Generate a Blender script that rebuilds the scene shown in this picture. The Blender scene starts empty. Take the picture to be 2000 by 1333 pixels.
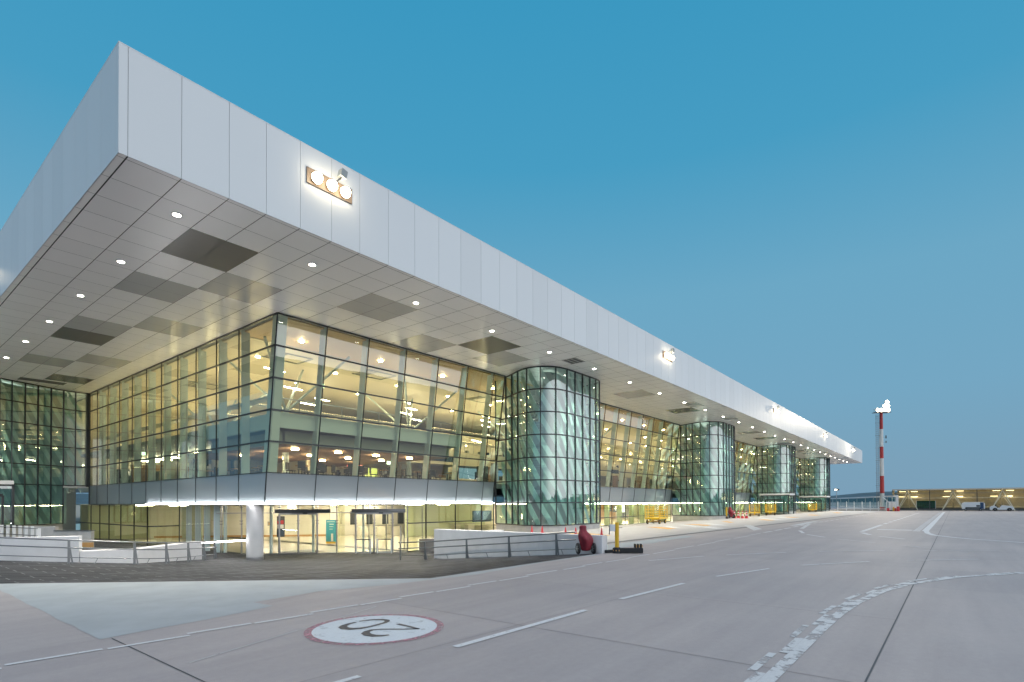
import bpy, math, random
from mathutils import Vector, Matrix
random.seed(7)
S = bpy.context.scene
# ------------------------------------------------------------------ camera
YAW, PIT, ROLL = 0.677938, 0.01153076, -0.0036957
CAMZ = 2.1
def cam_axes():
    cp, sp = math.cos(PIT), math.sin(PIT); cr, sr = math.cos(ROLL), math.sin(ROLL)
    c, s = math.cos(YAW), math.sin(YAW)
    W = Matrix(((s, c, 0), (-c, s, 0), (0, 0, 1)))
    fwd = Vector((0, cp, sp)); up = Vector((0, -sp, cp)); r = Vector((1, 0, 0))
    return W @ (cr * r + sr * up), W @ (-sr * r + cr * up), W @ fwd
R_, U_, F_ = cam_axes()
cd = bpy.data.cameras.new("camera"); cam = bpy.data.objects.new("camera", cd)
S.collection.objects.link(cam); S.camera = cam
cd.sensor_width = 36; cd.lens = 1073.345 / 2000 * 36; cd.shift_y = 304.416 / 2000
cd.clip_start = .1; cd.clip_end = 20000
cam.matrix_world = Matrix(((R_.x, U_.x, -F_.x, 0), (R_.y, U_.y, -F_.y, 0), (R_.z, U_.z, -F_.z, CAMZ), (0, 0, 0, 1)))
# ------------------------------------------------------------------ world (dusk sky: blue in front, bright afterglow behind the camera)
w = bpy.data.worlds.new("World"); S.world = w; w.use_nodes = True
nt = w.node_tree; nt.nodes.clear(); L = nt.links.new
def N(t, **k):
    n = nt.nodes.new(t)
    for a, b in k.items(): setattr(n, a, b)
    return n
tc = N('ShaderNodeTexCoord'); sx = N('ShaderNodeSeparateXYZ'); L(tc.outputs['Generated'], sx.inputs[0])
rp = N('ShaderNodeValToRGB'); L(sx.outputs['Z'], rp.inputs[0])
cr_ = rp.color_ramp
stops = [(0.0, (.200, .345, .475)), (.06, (.198, .358, .490)), (.17, (.178, .385, .545)), (.34, (.150, .388, .560)), (.52, (.064, .335, .545)), (.68, (.044, .312, .53)), (1.0, (.10, .38, .70))]
cr_.elements[0].position = 0; cr_.elements[0].color = (*stops[0][1], 1)
cr_.elements[1].position = 1; cr_.elements[1].color = (*stops[-1][1], 1)
for p, c in stops[1:-1]:
    e = cr_.elements.new(p); e.color = (*c, 1)
def sstep(src, lo, hi):
    m = N('ShaderNodeMapRange'); m.interpolation_type = 'SMOOTHSTEP'; L(src, m.inputs['Value']); m.inputs['From Min'].default_value = lo; m.inputs['From Max'].default_value = hi; return m.outputs[0]
def sdot(v):
    d = N('ShaderNodeVectorMath', operation='DOT_PRODUCT'); L(tc.outputs['Generated'], d.inputs[0]); d.inputs[1].default_value = v; return d.outputs['Value']
def addc(base, fac, col):
    sc = N('ShaderNodeVectorMath', operation='SCALE'); sc.inputs[0].default_value = col; L(fac, sc.inputs['Scale'])
    ad = N('ShaderNodeMix', data_type='RGBA', blend_type='ADD'); ad.inputs[0].default_value = 1; L(base, ad.inputs[6]); L(sc.outputs[0], ad.inputs[7]); return ad.outputs[2]
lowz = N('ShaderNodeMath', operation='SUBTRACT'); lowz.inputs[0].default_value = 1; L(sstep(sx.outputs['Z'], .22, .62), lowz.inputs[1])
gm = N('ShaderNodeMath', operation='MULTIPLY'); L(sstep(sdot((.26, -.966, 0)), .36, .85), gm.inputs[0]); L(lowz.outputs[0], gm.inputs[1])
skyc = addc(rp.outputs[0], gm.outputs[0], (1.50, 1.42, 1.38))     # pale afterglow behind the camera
skyc = addc(skyc, sstep(sx.outputs['Z'], .70, .95), (1.52, 1.10, .93))                      # overhead brightening added out of view to light the ground
skyc = addc(skyc, sstep(sdot((-.35, -.75, .5)), .25, .9), (.30, .26, .23))
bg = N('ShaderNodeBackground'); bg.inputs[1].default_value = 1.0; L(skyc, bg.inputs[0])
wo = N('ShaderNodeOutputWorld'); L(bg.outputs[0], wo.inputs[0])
S.view_settings.view_transform = 'Standard'; S.view_settings.look = 'None'; S.view_settings.exposure = 0; S.view_settings.gamma = 1
cy = S.cycles
try:
    cy.use_denoising = True; cy.denoiser = 'OPENIMAGEDENOISE'
except Exception: pass
cy.max_bounces = 8; cy.transparent_max_bounces = 16; cy.glossy_bounces = 4; cy.diffuse_bounces = 3; cy.transmission_bounces = 2
cy.caustics_reflective = False; cy.caustics_refractive = False; cy.sample_clamp_indirect = 6; cy.sample_clamp_direct = 0
# ------------------------------------------------------------------ materials
def mat(name, col=(.5, .5, .5), rough=.5, metal=0, spec=.5, emit=None, es=0, var=0, scale=3, bump=0, bscale=40, var2=None):
    m = bpy.data.materials.new(name); m.use_nodes = True; t = m.node_tree
    b = t.nodes['Principled BSDF']; b.inputs['Base Color'].default_value = (*col, 1)
    b.inputs['Roughness'].default_value = rough; b.inputs['Metallic'].default_value = metal
    b.inputs['Specular IOR Level'].default_value = spec
    if emit:
        b.inputs['Emission Color'].default_value = (*emit, 1); b.inputs['Emission Strength'].default_value = es
    ge = t.nodes.new('ShaderNodeNewGeometry')
    if var:
        n = t.nodes.new('ShaderNodeTexNoise'); n.inputs['Scale'].default_value = scale; n.inputs['Detail'].default_value = 8; n.inputs['Roughness'].default_value = .6
        t.links.new(ge.outputs['Position'], n.inputs['Vector'])
        r = t.nodes.new('ShaderNodeValToRGB'); t.links.new(n.outputs[0], r.inputs[0])
        r.color_ramp.elements[0].position = .3; r.color_ramp.elements[1].position = .7
        c2 = var2 or tuple(min(1, c * (1 + var)) for c in col)
        r.color_ramp.elements[0].color = (*[c * (1 - var) for c in col], 1); r.color_ramp.elements[1].color = (*c2, 1)
        t.links.new(r.outputs[0], b.inputs['Base Color'])
    if bump:
        n2 = t.nodes.new('ShaderNodeTexNoise'); n2.inputs['Scale'].default_value = bscale; n2.inputs['Detail'].default_value = 4
        t.links.new(ge.outputs['Position'], n2.inputs['Vector'])
        bp = t.nodes.new('ShaderNodeBump'); bp.inputs['Strength'].default_value = bump; bp.inputs['Distance'].default_value = .02
        t.links.new(n2.outputs[0], bp.inputs['Height']); t.links.new(bp.outputs[0], b.inputs['Normal'])
    return m
def glassm(name, tint, ior=1.9, refl=(1, 1, 1), rough=0.0, wob=0.0):
    m = bpy.data.materials.new(name); m.use_nodes = True; t = m.node_tree; t.nodes.clear()
    o = t.nodes.new('ShaderNodeOutputMaterial'); mx = t.nodes.new('ShaderNodeMixShader')
    tr = t.nodes.new('ShaderNodeBsdfTransparent'); tr.inputs[0].default_value = (*tint, 1)
    gl = t.nodes.new('ShaderNodeBsdfGlossy'); gl.inputs[0].default_value = (*refl, 1); gl.inputs['Roughness'].default_value = rough
    fr = t.nodes.new('ShaderNodeFresnel'); g0 = t.nodes.new('ShaderNodeNewGeometry')   # thin pane: same reflectance seen from both sides
    k1 = t.nodes.new('ShaderNodeMath'); k1.operation = 'MULTIPLY_ADD'; t.links.new(g0.outputs['Backfacing'], k1.inputs[0]); k1.inputs[1].default_value = -2; k1.inputs[2].default_value = 1
    k2 = t.nodes.new('ShaderNodeMath'); k2.operation = 'POWER'; k2.inputs[0].default_value = ior; t.links.new(k1.outputs[0], k2.inputs[1]); t.links.new(k2.outputs[0], fr.inputs[0])
    if wob:
        ge = t.nodes.new('ShaderNodeNewGeometry'); n = t.nodes.new('ShaderNodeTexNoise'); n.inputs['Scale'].default_value = .9; n.inputs['Detail'].default_value = 1
        t.links.new(ge.outputs['Position'], n.inputs['Vector'])
        bp = t.nodes.new('ShaderNodeBump'); bp.inputs['Strength'].default_value = wob; bp.inputs['Distance'].default_value = .05
        t.links.new(n.outputs[0], bp.inputs['Height']); t.links.new(bp.outputs[0], gl.inputs['Normal'])
    t.links.new(fr.outputs[0], mx.inputs[0]); t.links.new(tr.outputs[0], mx.inputs[1]); t.links.new(gl.outputs[0], mx.inputs[2]); t.links.new(mx.outputs[0], o.inputs[0])
    return m
def translucent(name, col, f):
    m = mat(name, col, .5); t = m.node_tree; b = t.nodes['Principled BSDF']; o = t.nodes['Material Output']
    tl = t.nodes.new('ShaderNodeBsdfTranslucent'); tl.inputs[0].default_value = (*col, 1); mx = t.nodes.new('ShaderNodeMixShader'); mx.inputs[0].default_value = f
    t.links.new(b.outputs[0], mx.inputs[1]); t.links.new(tl.outputs[0], mx.inputs[2]); t.links.new(mx.outputs[0], o.inputs[0]); return m
def paintm(name, col, lo=.42, hi=.5, scale=9, rough=.6, stretch=None, amin=0.):
    """thin paint film with worn-away flakes"""
    m = mat(name, col, rough, var=.08, scale=30); t = m.node_tree
    b = t.nodes['Principled BSDF']
    n = t.nodes.new('ShaderNodeTexNoise'); n.inputs['Scale'].default_value = scale; n.inputs['Detail'].default_value = 6; n.inputs['Roughness'].default_value = .65
    ge = t.nodes.new('ShaderNodeNewGeometry')
    if stretch:
        mp = t.nodes.new('ShaderNodeMapping'); mp.inputs['Scale'].default_value = stretch
        t.links.new(ge.outputs['Position'], mp.inputs[0]); t.links.new(mp.outputs[0], n.inputs['Vector'])
    else: t.links.new(ge.outputs['Position'], n.inputs['Vector'])
    mr = t.nodes.new('ShaderNodeMapRange'); t.links.new(n.outputs[0], mr.inputs[0]); mr.inputs[1].default_value = lo; mr.inputs[2].default_value = hi
    mr.inputs[3].default_value = amin; t.links.new(mr.outputs[0], b.inputs['Alpha'])
    return m
M = {}
def concrete_mat():
    m = bpy.data.materials.new('apron concrete'); m.use_nodes = True; t = m.node_tree; b = t.nodes['Principled BSDF']
    ge = t.nodes.new('ShaderNodeNewGeometry')
    def noise(sc, det=6, ro=.6, mp=None):
        n = t.nodes.new('ShaderNodeTexNoise'); n.inputs['Scale'].default_value = sc; n.inputs['Detail'].default_value = det; n.inputs['Roughness'].default_value = ro
        if mp:
            q = t.nodes.new('ShaderNodeMapping'); q.inputs['Scale'].default_value = mp; t.links.new(ge.outputs['Position'], q.inputs[0]); t.links.new(q.outputs[0], n.inputs['Vector'])
        else: t.links.new(ge.outputs['Position'], n.inputs['Vector'])
        return n.outputs[0]
    def ramp(f, a, b_, p0=.3, p1=.7):
        r = t.nodes.new('ShaderNodeValToRGB'); t.links.new(f, r.inputs[0]); r.color_ramp.elements[0].position = p0; r.color_ramp.elements[1].position = p1
        r.color_ramp.elements[0].color = (*a, 1); r.color_ramp.elements[1].color = (*b_, 1); return r.outputs[0]
    def mul(a, b_, f=1):
        x = t.nodes.new('ShaderNodeMix'); x.data_type = 'RGBA'; x.blend_type = 'MULTIPLY'; x.inputs[0].default_value = f; t.links.new(a, x.inputs[6]); t.links.new(b_, x.inputs[7]); return x.outputs[2]
    base = ramp(noise(.25, 8), (.330, .309, .304), (.380, .350, .335))
    base = mul(base, ramp(noise(1.0, 5, .6, (.12, 1.6, 1)), (.89, .89, .90), (1.05, 1.05, 1.05)))
    base = mul(base, ramp(noise(9, 6, .7), (.94, .94, .94), (1.04, 1.04, 1.04)))
    base = mul(base, ramp(noise(120, 3, .7), (.82, .82, .83), (1.12, 1.12, 1.1)))
    sv = t.nodes.new('ShaderNodeVectorMath'); sv.operation = 'MULTIPLY_ADD'; t.links.new(ge.outputs['Position'], sv.inputs[0]); sv.inputs[1].default_value = (1 / 4.68, 1 / 5.2, 0); sv.inputs[2].default_value = (-2.79 / 4.68 + 40, -.83 / 5.2 + 40, 0)
    fl = t.nodes.new('ShaderNodeVectorMath'); fl.operation = 'FLOOR'; t.links.new(sv.outputs[0], fl.inputs[0]); wn = t.nodes.new('ShaderNodeTexWhiteNoise'); wn.noise_dimensions = '2D'; t.links.new(fl.outputs[0], wn.inputs['Vector'])
    base = mul(base, ramp(wn.outputs['Value'], (.955, .96, .965), (1.035, 1.03, 1.025), 0, 1))
    t.links.new(base, b.inputs['Base Color'])
    rr = t.nodes.new('ShaderNodeMapRange'); t.links.new(noise(.6, 5), rr.inputs[0]); rr.inputs[3].default_value = .52; rr.inputs[4].default_value = .72
    t.links.new(rr.outputs[0], b.inputs['Roughness']); b.inputs['Specular IOR Level'].default_value = .4
    bp = t.nodes.new('ShaderNodeBump'); bp.inputs['Strength'].default_value = .25; bp.inputs['Distance'].default_value = .01; t.links.new(noise(90, 4, .7), bp.inputs['Height']); t.links.new(bp.outputs[0], b.inputs['Normal'])
    return m
M['concrete'] = concrete_mat()
M['patch'] = mat('bluish repair concrete', (.31, .345, .355), .62, var=.10, scale=1.2, bump=.2, bscale=80)
M['pave2'] = mat('side paving', (.33, .325, .325), .45, var=.1, scale=1.0)
M['joint'] = mat('joint sealant', (.04, .05, .06), .6)
M['joint2'] = mat('old joint', (.19, .18, .175), .8)
M['tar'] = mat('dark drain strip', (.10, .105, .11), .6, var=.3, scale=2)
def tile_mat():
    m = bpy.data.materials.new('dark stone paving'); m.use_nodes = True; t = m.node_tree; b = t.nodes['Principled BSDF']
    ge = t.nodes.new('ShaderNodeNewGeometry'); mp = t.nodes.new('ShaderNodeMapping'); mp.inputs['Rotation'].default_value = (0, 0, math.radians(0)); t.links.new(ge.outputs['Position'], mp.inputs[0])
    br = t.nodes.new('ShaderNodeTexBrick'); t.links.new(mp.outputs[0], br.inputs['Vector'])
    br.inputs['Scale'].default_value = 1; br.inputs['Brick Width'].default_value = 1.3; br.inputs['Row Height'].default_value = .62; br.inputs['Mortar Size'].default_value = .016; br.inputs['Bias'].default_value = -.35
    br.inputs['Color1'].default_value = (.020, .022, .026, 1); br.inputs['Color2'].default_value = (.07, .073, .08, 1); br.inputs['Mortar'].default_value = (.21, .21, .215, 1)
    n = t.nodes.new('ShaderNodeTexNoise'); n.inputs['Scale'].default_value = 3; n.inputs['Detail'].default_value = 8; t.links.new(ge.outputs['Position'], n.inputs['Vector'])
    r = t.nodes.new('ShaderNodeValToRGB'); t.links.new(n.outputs[0], r.inputs[0]); r.color_ramp.elements[0].color = (.6, .6, .6, 1); r.color_ramp.elements[1].color = (1.3, 1.3, 1.3, 1)
    x = t.nodes.new('ShaderNodeMix'); x.data_type = 'RGBA'; x.blend_type = 'MULTIPLY'; x.inputs[0].default_value = 1; t.links.new(br.outputs[0], x.inputs[6]); t.links.new(r.outputs[0], x.inputs[7])
    t.links.new(x.outputs[2], b.inputs['Base Color']); b.inputs['Roughness'].default_value = .65; b.inputs['Specular IOR Level'].default_value = .12
    return m
M['tile'] = tile_mat()
M['white_worn'] = paintm('worn white paint', (.50, .52, .52), .42, .49, 3.2, amin=.28)
M['white_paint'] = paintm('white line paint', (.56, .58, .58), .30, .40, 12)
M['ghost'] = paintm('faded paint', (.50, .52, .52), .3, .42, 6)
M['disc'] = paintm('sign white paint', (.54, .59, .605), .34, .44, 6, amin=.72)
M['pink'] = paintm('faded red ring paint', (.44, .22, .26), .36, .60, 9)
M['digit'] = mat('black digit paint', (.06, .06, .065), .55)
M['orange_paint'] = paintm('orange floor paint', (.55, .30, .06), .34, .44, 4)
def panel_mat(name, col, rough, var, sx=1.5, sy=1.5, metal=0, spec=.5):
    m = mat(name, col, rough, metal, spec); t = m.node_tree; b = t.nodes['Principled BSDF']
    oi = t.nodes.new('ShaderNodeAttribute'); oi.attribute_name = 'tone'
    x = t.nodes.new('ShaderNodeMapRange'); t.links.new(oi.outputs['Fac'], x.inputs[0]); x.inputs[3].default_value = 1 - var; x.inputs[4].default_value = 1 + var
    v = t.nodes.new('ShaderNodeVectorMath'); v.operation = 'SCALE'; v.inputs[0].default_value = col; t.links.new(x.outputs[0], v.inputs['Scale'])
    t.links.new(v.outputs[0], b.inputs['Base Color']); return m
M['fascia'] = panel_mat('white aluminium fascia', (.67, .69, .70), .46, .03)
M['soffit'] = panel_mat('satin soffit panel', (.93, .92, .915), .3, .025, metal=.08, spec=.5)
M['soffit_dark'] = mat('dark perforated panel', (.14, .13, .125), .25, spec=.6)
M['soffit_mid'] = mat('grey perforated panel', (.50, .50, .50), .22, spec=.6)
M['black'] = mat('shadow gap', (.03, .03, .035), .6)
M['frame'] = mat('dark green grey frame', (.022, .03, .033), .35)
M['gfac'] = glassm('facade glass', (.85, .885, .67), 2.25, wob=.012)
M['gtow'] = glassm('tower glass', (.66, .87, .81), 2.75, wob=.012)
M['glow'] = glassm('clear entrance glass', (.93, .95, .90), 1.5)
M['gback'] = glassm('teal glass', (.16, .42, .42), 1.5)
M['spandrel'] = mat('blue grey spandrel glass', (.27, .31, .335), .12, spec=1.0)
M['fin'] = mat('pale painted fin', (.66, .78, .86), .4)
M['brace'] = mat('pale green brace', (.60, .75, .69), .45)
M['core'] = mat('green stair core wall', (.36, .50, .45), .55)
M['steel'] = mat('brushed steel', (.42, .42, .44), .3, metal=.9)
M['darksteel'] = mat('grey steel', (.13, .135, .14), .35, metal=.5)
M['wallc'] = mat('white concrete', (.70, .69, .70), .65, var=.07, scale=1.6, bump=.15, bscale=30)
M['plinth'] = mat('plinth concrete', (.44, .43, .42), .7, var=.1, scale=2)
M['floor_in'] = mat('cream terrazzo', (.66, .62, .50), .25)
M['cream'] = mat('cream wall panel', (.76, .72, .60), .5)
M['tan'] = mat('tan ceiling', (.62, .41, .16), .5)
M['ceil2'] = mat('beige ceiling', (.58, .54, .45), .5)
M['slat'] = mat('brown slats', (.30, .19, .13), .6)
M['gray_in'] = mat('grey interior', (.30, .33, .33), .5)
M['dark_in'] = mat('dark interior', (.04, .045, .05), .5)
M['olive'] = mat('olive pillar', (.22, .26, .12), .5)
M['wood'] = mat('orange wood', (.50, .28, .10), .5)
M['column'] = mat('white column', (.44, .44, .45), .45, var=.03, scale=2)
def em(name, col, s): return mat(name, (.8, .8, .8), .5, emit=col, es=s)
M['led'] = em('led strip', (1, .97, .95), 34)
M['down'] = em('downlight', (1, .93, .78), 45)
M['lamp_in'] = em('indoor lamp', (1, .76, .46), 190)
M['lamp_hall'] = em('hall lamp', (1, .88, .68), 115)
M['tube'] = em('white tube', (1, .90, .70), 40)
M['flood'] = em('floodlight lens', (1, .84, .58), 24)
M['tube_soft'] = em('stair lamp', (.97, 1, .88), 16)
M['fill_uplight'] = em('fill_uplight', (1, .77, .42), 12.5)
M['fill_uplight_soft'] = em('uplight soft', (1, .78, .44), 7)
M['bronze'] = mat('bronze backing plate', (.22, .16, .11), .45)
M['lime'] = mat('green lit partition', (.52, .55, .36), .5)
M['screen'] = em('bright screen', (.75, .9, 1), 1.6)
M['yscreen'] = em('yellow green screen', (.75, .9, .1), 1.1)
M['redsign'] = em('red sign', (1, .05, .05), 1.2)
M['exit'] = em('green white sign', (.7, 1, .85), 2.5)
M['hlamp'] = em('shelter lamp', (1, .80, .38), 7)
M['rail'] = mat('dark handrail', (.24, .25, .26), .28, metal=.7)
M['red'] = mat('red fabric', (.24, .02, .035), .6, bump=.6, bscale=9, var=.25, scale=5)
M['rubber'] = mat('black rubber', (.02, .02, .022), .7)
M['wheelrim'] = mat('grey rim', (.35, .36, .36), .4)
M['yellow'] = mat('yellow paint', (.72, .42, .02), .42)
M['dolly'] = mat('dolly yellow', (.70, .44, .02), .45)
M['white'] = mat('white paint', (.72, .73, .74), .35)
M['cone'] = mat('red cone', (.55, .04, .05), .5)
M['mast_red'] = mat('mast red', (.40, .03, .03), .45)
M['mast_white'] = mat('mast white', (.62, .62, .60), .45)
M['shed'] = mat('ribbed shelter cladding', (.46, .42, .31), .4, var=.12, scale=1)
M['shed_edge'] = mat('shelter roof edge', (.55, .52, .46), .5)
M['cream_steel'] = mat('cream steel', (.82, .78, .62), .45)
M['teal'] = mat('teal poster', (.05, .30, .36), .5)
M['hill'] = mat('haze tinted hill', (.035, .085, .11), .9, var=.3, scale=.01)  # distance haze is put into the hill colour as a blue tint
M['glassblue'] = mat('navy panel', (.03, .06, .13), .25)
# ------------------------------------------------------------------ mesh helpers
class MB:
    def __init__(s): s.v = []; s.f = []; s.m = []; s.mats = []; s.cur = 0; s.tone = []
    def use(s, m):
        if m not in s.mats: s.mats.append(m)
        s.cur = s.mats.index(m); return s
    def face(s, pts):
        n = len(s.v); s.v += [tuple(p) for p in pts]; s.f.append(tuple(range(n, n + len(pts)))); s.m.append(s.cur)
    def box(s, x0, y0, z0, x1, y1, z1):
        n = len(s.v)
        s.v += [(x0, y0, z0), (x1, y0, z0), (x1, y1, z0), (x0, y1, z0), (x0, y0, z1), (x1, y0, z1), (x1, y1, z1), (x0, y1, z1)]
        for q in ((0, 3, 2, 1), (4, 5, 6, 7), (0, 1, 5, 4), (1, 2, 6, 5), (2, 3, 7, 6), (3, 0, 4, 7)): s.f.append(tuple(n + i for i in q)); s.m.append(s.cur)
        return s
    def bar(s, a, b, wd, h, ref=(0, 0, 1)):
        a = Vector(a); b = Vector(b); d = (b - a).normalized(); ref = Vector(ref)
        if abs(d.dot(ref)) > .98: ref = Vector((1, 0, 0)) if abs(d.x) < .9 else Vector((0, 1, 0))
        u = d.cross(ref).normalized(); v = u.cross(d).normalized(); n = len(s.v)
        for p in (a, b):
            for i, j in ((-1, -1), (1, -1), (1, 1), (-1, 1)): s.v.append(tuple(p + u * (i * wd / 2) + v * (j * h / 2)))
        for q in ((0, 1, 2, 3), (7, 6, 5, 4), (0, 4, 5, 1), (1, 5, 6, 2), (2, 6, 7, 3), (3, 7, 4, 0)): s.f.append(tuple(n + i for i in q)); s.m.append(s.cur)
        return s
    def tube(s, a, b, r, k=10, r2=None):
        a = Vector(a); b = Vector(b); d = (b - a).normalized(); ref = Vector((0, 0, 1)) if abs(d.z) < .9 else Vector((1, 0, 0))
        u = d.cross(ref).normalized(); v = u.cross(d); n = len(s.v); r2 = r if r2 is None else r2
        for p, rr in ((a, r), (b, r2)):
            for i in range(k):
                t = 2 * math.pi * i / k; s.v.append(tuple(p + (u * math.cos(t) + v * math.sin(t)) * rr))
        for i in range(k): s.f.append((n + i, n + (i + 1) % k, n + k + (i + 1) % k, n + k + i)); s.m.append(s.cur)
        s.f.append(tuple(n + k - 1 - i for i in range(k))); s.m.append(s.cur); s.f.append(tuple(n + k + i for i in range(k))); s.m.append(s.cur)
        return s
    def path(s, pts, r, k=8):
        for a, b in zip(pts, pts[1:]): s.tube(a, b, r, k)
        return s
    def lathe(s, prof, c, axis='z', k=20):
        n = len(s.v); c = Vector(c)
        for r, h in prof:
            for i in range(k):
                t = 2 * math.pi * i / k; p = (r * math.cos(t), r * math.sin(t), h)
                if axis == 'x': p = (h, p[0], p[1])
                if axis == 'y': p = (p[0], h, p[1])
                s.v.append(tuple(c + Vector(p)))
        for j in range(len(prof) - 1):
            for i in range(k): s.f.append((n + j * k + i, n + j * k + (i + 1) % k, n + (j + 1) * k + (i + 1) % k, n + (j + 1) * k + i)); s.m.append(s.cur)
        s.f.append(tuple(n + k - 1 - i for i in range(k))); s.m.append(s.cur); q = n + (len(prof) - 1) * k; s.f.append(tuple(q + i for i in range(k))); s.m.append(s.cur)
        return s
    def prism(s, poly, z0, z1):
        n = len(s.v); k = len(poly)
        s.v += [(x, y, z0) for x, y in poly] + [(x, y, z1) for x, y in poly]
        s.f.append(tuple(n + k - 1 - i for i in range(k))); s.m.append(s.cur); s.f.append(tuple(n + k + i for i in range(k))); s.m.append(s.cur)
        for i in range(k): s.f.append((n + i, n + (i + 1) % k, n + k + (i + 1) % k, n + k + i)); s.m.append(s.cur)
        return s
    def build(s, name, m=None, parent=None, smooth=False, tone=False, bevel=0, recalc=True):
        me = bpy.data.meshes.new(name); me.from_pydata(s.v, [], s.f)
        ms = s.mats or []
        if m is not None and not ms: ms = [m]
        for x in ms: me.materials.append(M[x] if isinstance(x, str) else x)
        if s.mats: me.polygons.foreach_set('material_index', s.m)
        if recalc:
            import bmesh
            bm = bmesh.new(); bm.from_mesh(me); bmesh.ops.recalc_face_normals(bm, faces=bm.faces); bm.to_mesh(me); bm.free()
        if smooth:
            me.polygons.foreach_set('use_smooth', [True] * len(me.polygons))
            try: me.set_sharp_from_angle(angle=math.radians(40))
            except Exception: pass
        if tone:
            a = me.attributes.new('tone', 'FLOAT', 'FACE'); rr = random.Random(3)
            a.data.foreach_set('value', [rr.random() for _ in me.polygons])
        me.update()
        o = bpy.data.objects.new(name, me); S.collection.objects.link(o)
        if parent is not None: o.parent = parent
        if bevel:
            b = o.modifiers.new('bevel', 'BEVEL'); b.width = bevel; b.segments = 2; b.limit_method = 'ANGLE'
        return o
def tag(o, label=None, cat=None, group=None, kind=None):
    if label: o['label'] = label
    if cat: o['category'] = cat
    if group: o['group'] = group
    if kind: o['kind'] = kind
    return o
def empty(name, loc, label, cat, group=None, rz=0):
    o = bpy.data.objects.new(name, None); S.collection.objects.link(o); o.location = loc; o.rotation_euler = (0, 0, rz); o.empty_display_size = .3
    o.matrix_basis = Matrix.Translation(Vector(loc)) @ Matrix.Rotation(rz, 4, 'Z')
    return tag(o, label, cat, group)
def copy_tree(o, parent=None):
    c = o.copy(); S.collection.objects.link(c)
    if parent is not None: c.parent = parent
    for ch in list(o.children): copy_tree(ch, c)
    return c
def place(o, loc, rz=0, label=None):
    o.location = loc; o.rotation_euler = (0, 0, rz)
    if label: o['label'] = label
    return o
def struct(o): return tag(o, kind='structure')
# ------------------------------------------------------------------ ground
def hf(x, y):
    if x > 20.5: return -max(0., min(.43, (y - 22.5) * .06))
    d = .735 * x + .678 * y
    return -max(0., min(1.3, .066 * (d - 15.6), .085 * (y - 11.5), .085 * (x - 2.8)))
B = 6000
mb = MB()
def q(x0, y0, x1, y1, z=0, z2=None):
    z2 = z if z2 is None else z2
    mb.face([(x0, y0, z), (x1, y0, z), (x1, y1, z2), (x0, y1, z2)])
q(-B, -B, B, 11.5); q(-B, 11.5, 2.8, B)
mb.face([(2.8, 11.5, 0), (10.6, 11.5, 0), (2.8, 19.97, 0)])
q(20.45, 11.5, 160, 21.3); mb.face([(25.4, 21.3, 0), (160, 21.3, 0), (160, 22.5, 0), (25.52, 22.5, 0)]); mb.face([(25.52, 22.5, 0), (160, 22.5, 0), (160, 29.67, -.43), (26.3, 29.67, -.43)]); q(160, 11.5, B, B)
q(2.8, 76, 160, B)
mb.face([(160, 22.5, 0), (160, 29.67, -.43), (160, 29.67, 0)])
mb.face([(25.4, 21.3, 0), (25.52, 22.5, 0), (26.3, 29.67, -.43), (26.3, 29.67, -1.35), (25.4, 21.3, -1.35)])
q(26.3, 29.67, 160, 76, -1.35)
struct(mb.build('apron', 'concrete', recalc=False))
import bmesh
bm = bmesh.new()
bm.faces.new([bm.verts.new(p) for p in ((2.8, 76, 0), (2.8, 19.97, 0), (10.6, 11.5, 0), (20.45, 11.5, 0), (20.45, 21.3, 0), (25.4, 21.3, 0), (26.3, 29.67, 0), (26.3, 76, 0))])
def cut(p, n): bmesh.ops.bisect_plane(bm, geom=bm.verts[:] + bm.edges[:] + bm.faces[:], plane_co=p, plane_no=n)
cut((0, 26.8, 0), (0, 1, 0)); cut((18.1, 0, 0), (1, 0, 0))
nd = Vector((.735, .678, 0)); cut(nd * (15.6 + 1.3 / .066), nd)
# creases: .066(d-15.6) = .085(y-11.5) ; .066(d-15.6) = .085(x-2.8)
n1 = Vector((.066 * .735, .066 * .678 - .085, 0)); c1 = .066 * 15.6 - .085 * 11.5; cut(n1 * (c1 / n1.length_squared), n1)
n2 = Vector((.066 * .735 - .085, .066 * .678, 0)); c2 = .066 * 15.6 - .085 * 2.8; cut(n2 * (c2 / n2.length_squared), n2)
cut((0, 0, 0), (1, -1, 0)); cut((2.8 - 11.5, 0, 0), (1, -1, 0))
for v in bm.verts:
    x, y = v.co.x, v.co.y; v.co.z = hf(min(x, 20.4), y)
me = bpy.data.meshes.new('paving'); bm.to_mesh(me); bm.free(); me.materials.append(M['tile'])
o = bpy.data.objects.new('paving', me); S.collection.objects.link(o); struct(o)
# sheets laid on the ground
def sheet(name, polys, m, z=.004):
    b = MB()
    for p in polys: b.face([(x, y, z) for x, y in p])
    return struct(b.build(name, m, recalc=False))
def strip(a, b, wd):
    a = Vector(a); b = Vector(b); d = (b - a).normalized(); n = Vector((-d.y, d.x)) * wd / 2
    return [tuple(a - n), tuple(b - n), tuple(b + n), tuple(a + n)]
def jag(p, n=10, amp=.05):
    out = []; r = random.Random(5)
    for a, b in zip(p, p[1:] + p[:1]):
        a = Vector(a); b = Vector(b); k = max(1, int((b - a).length / .5))
        for i in range(k):
            t = i / k; pt = a.lerp(b, t)
            if i: pt += Vector((r.uniform(-amp, amp), r.uniform(-amp, amp)))
            out.append((pt.x, pt.y))
    return out
sheet('repair_patch', [jag([(2.65, 19.9), (2.65, 10.38), (4.3, 10.62), (5.75, 10.95), (5.7, 11.7), (7.4, 11.9), (8.9, 11.45), (12, 11.0), (16, 11.35), (19.6, 11.2), (19.6, 11.46), (10.55, 11.46), (2.75, 19.93)], amp=.02)], 'patch')
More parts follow.
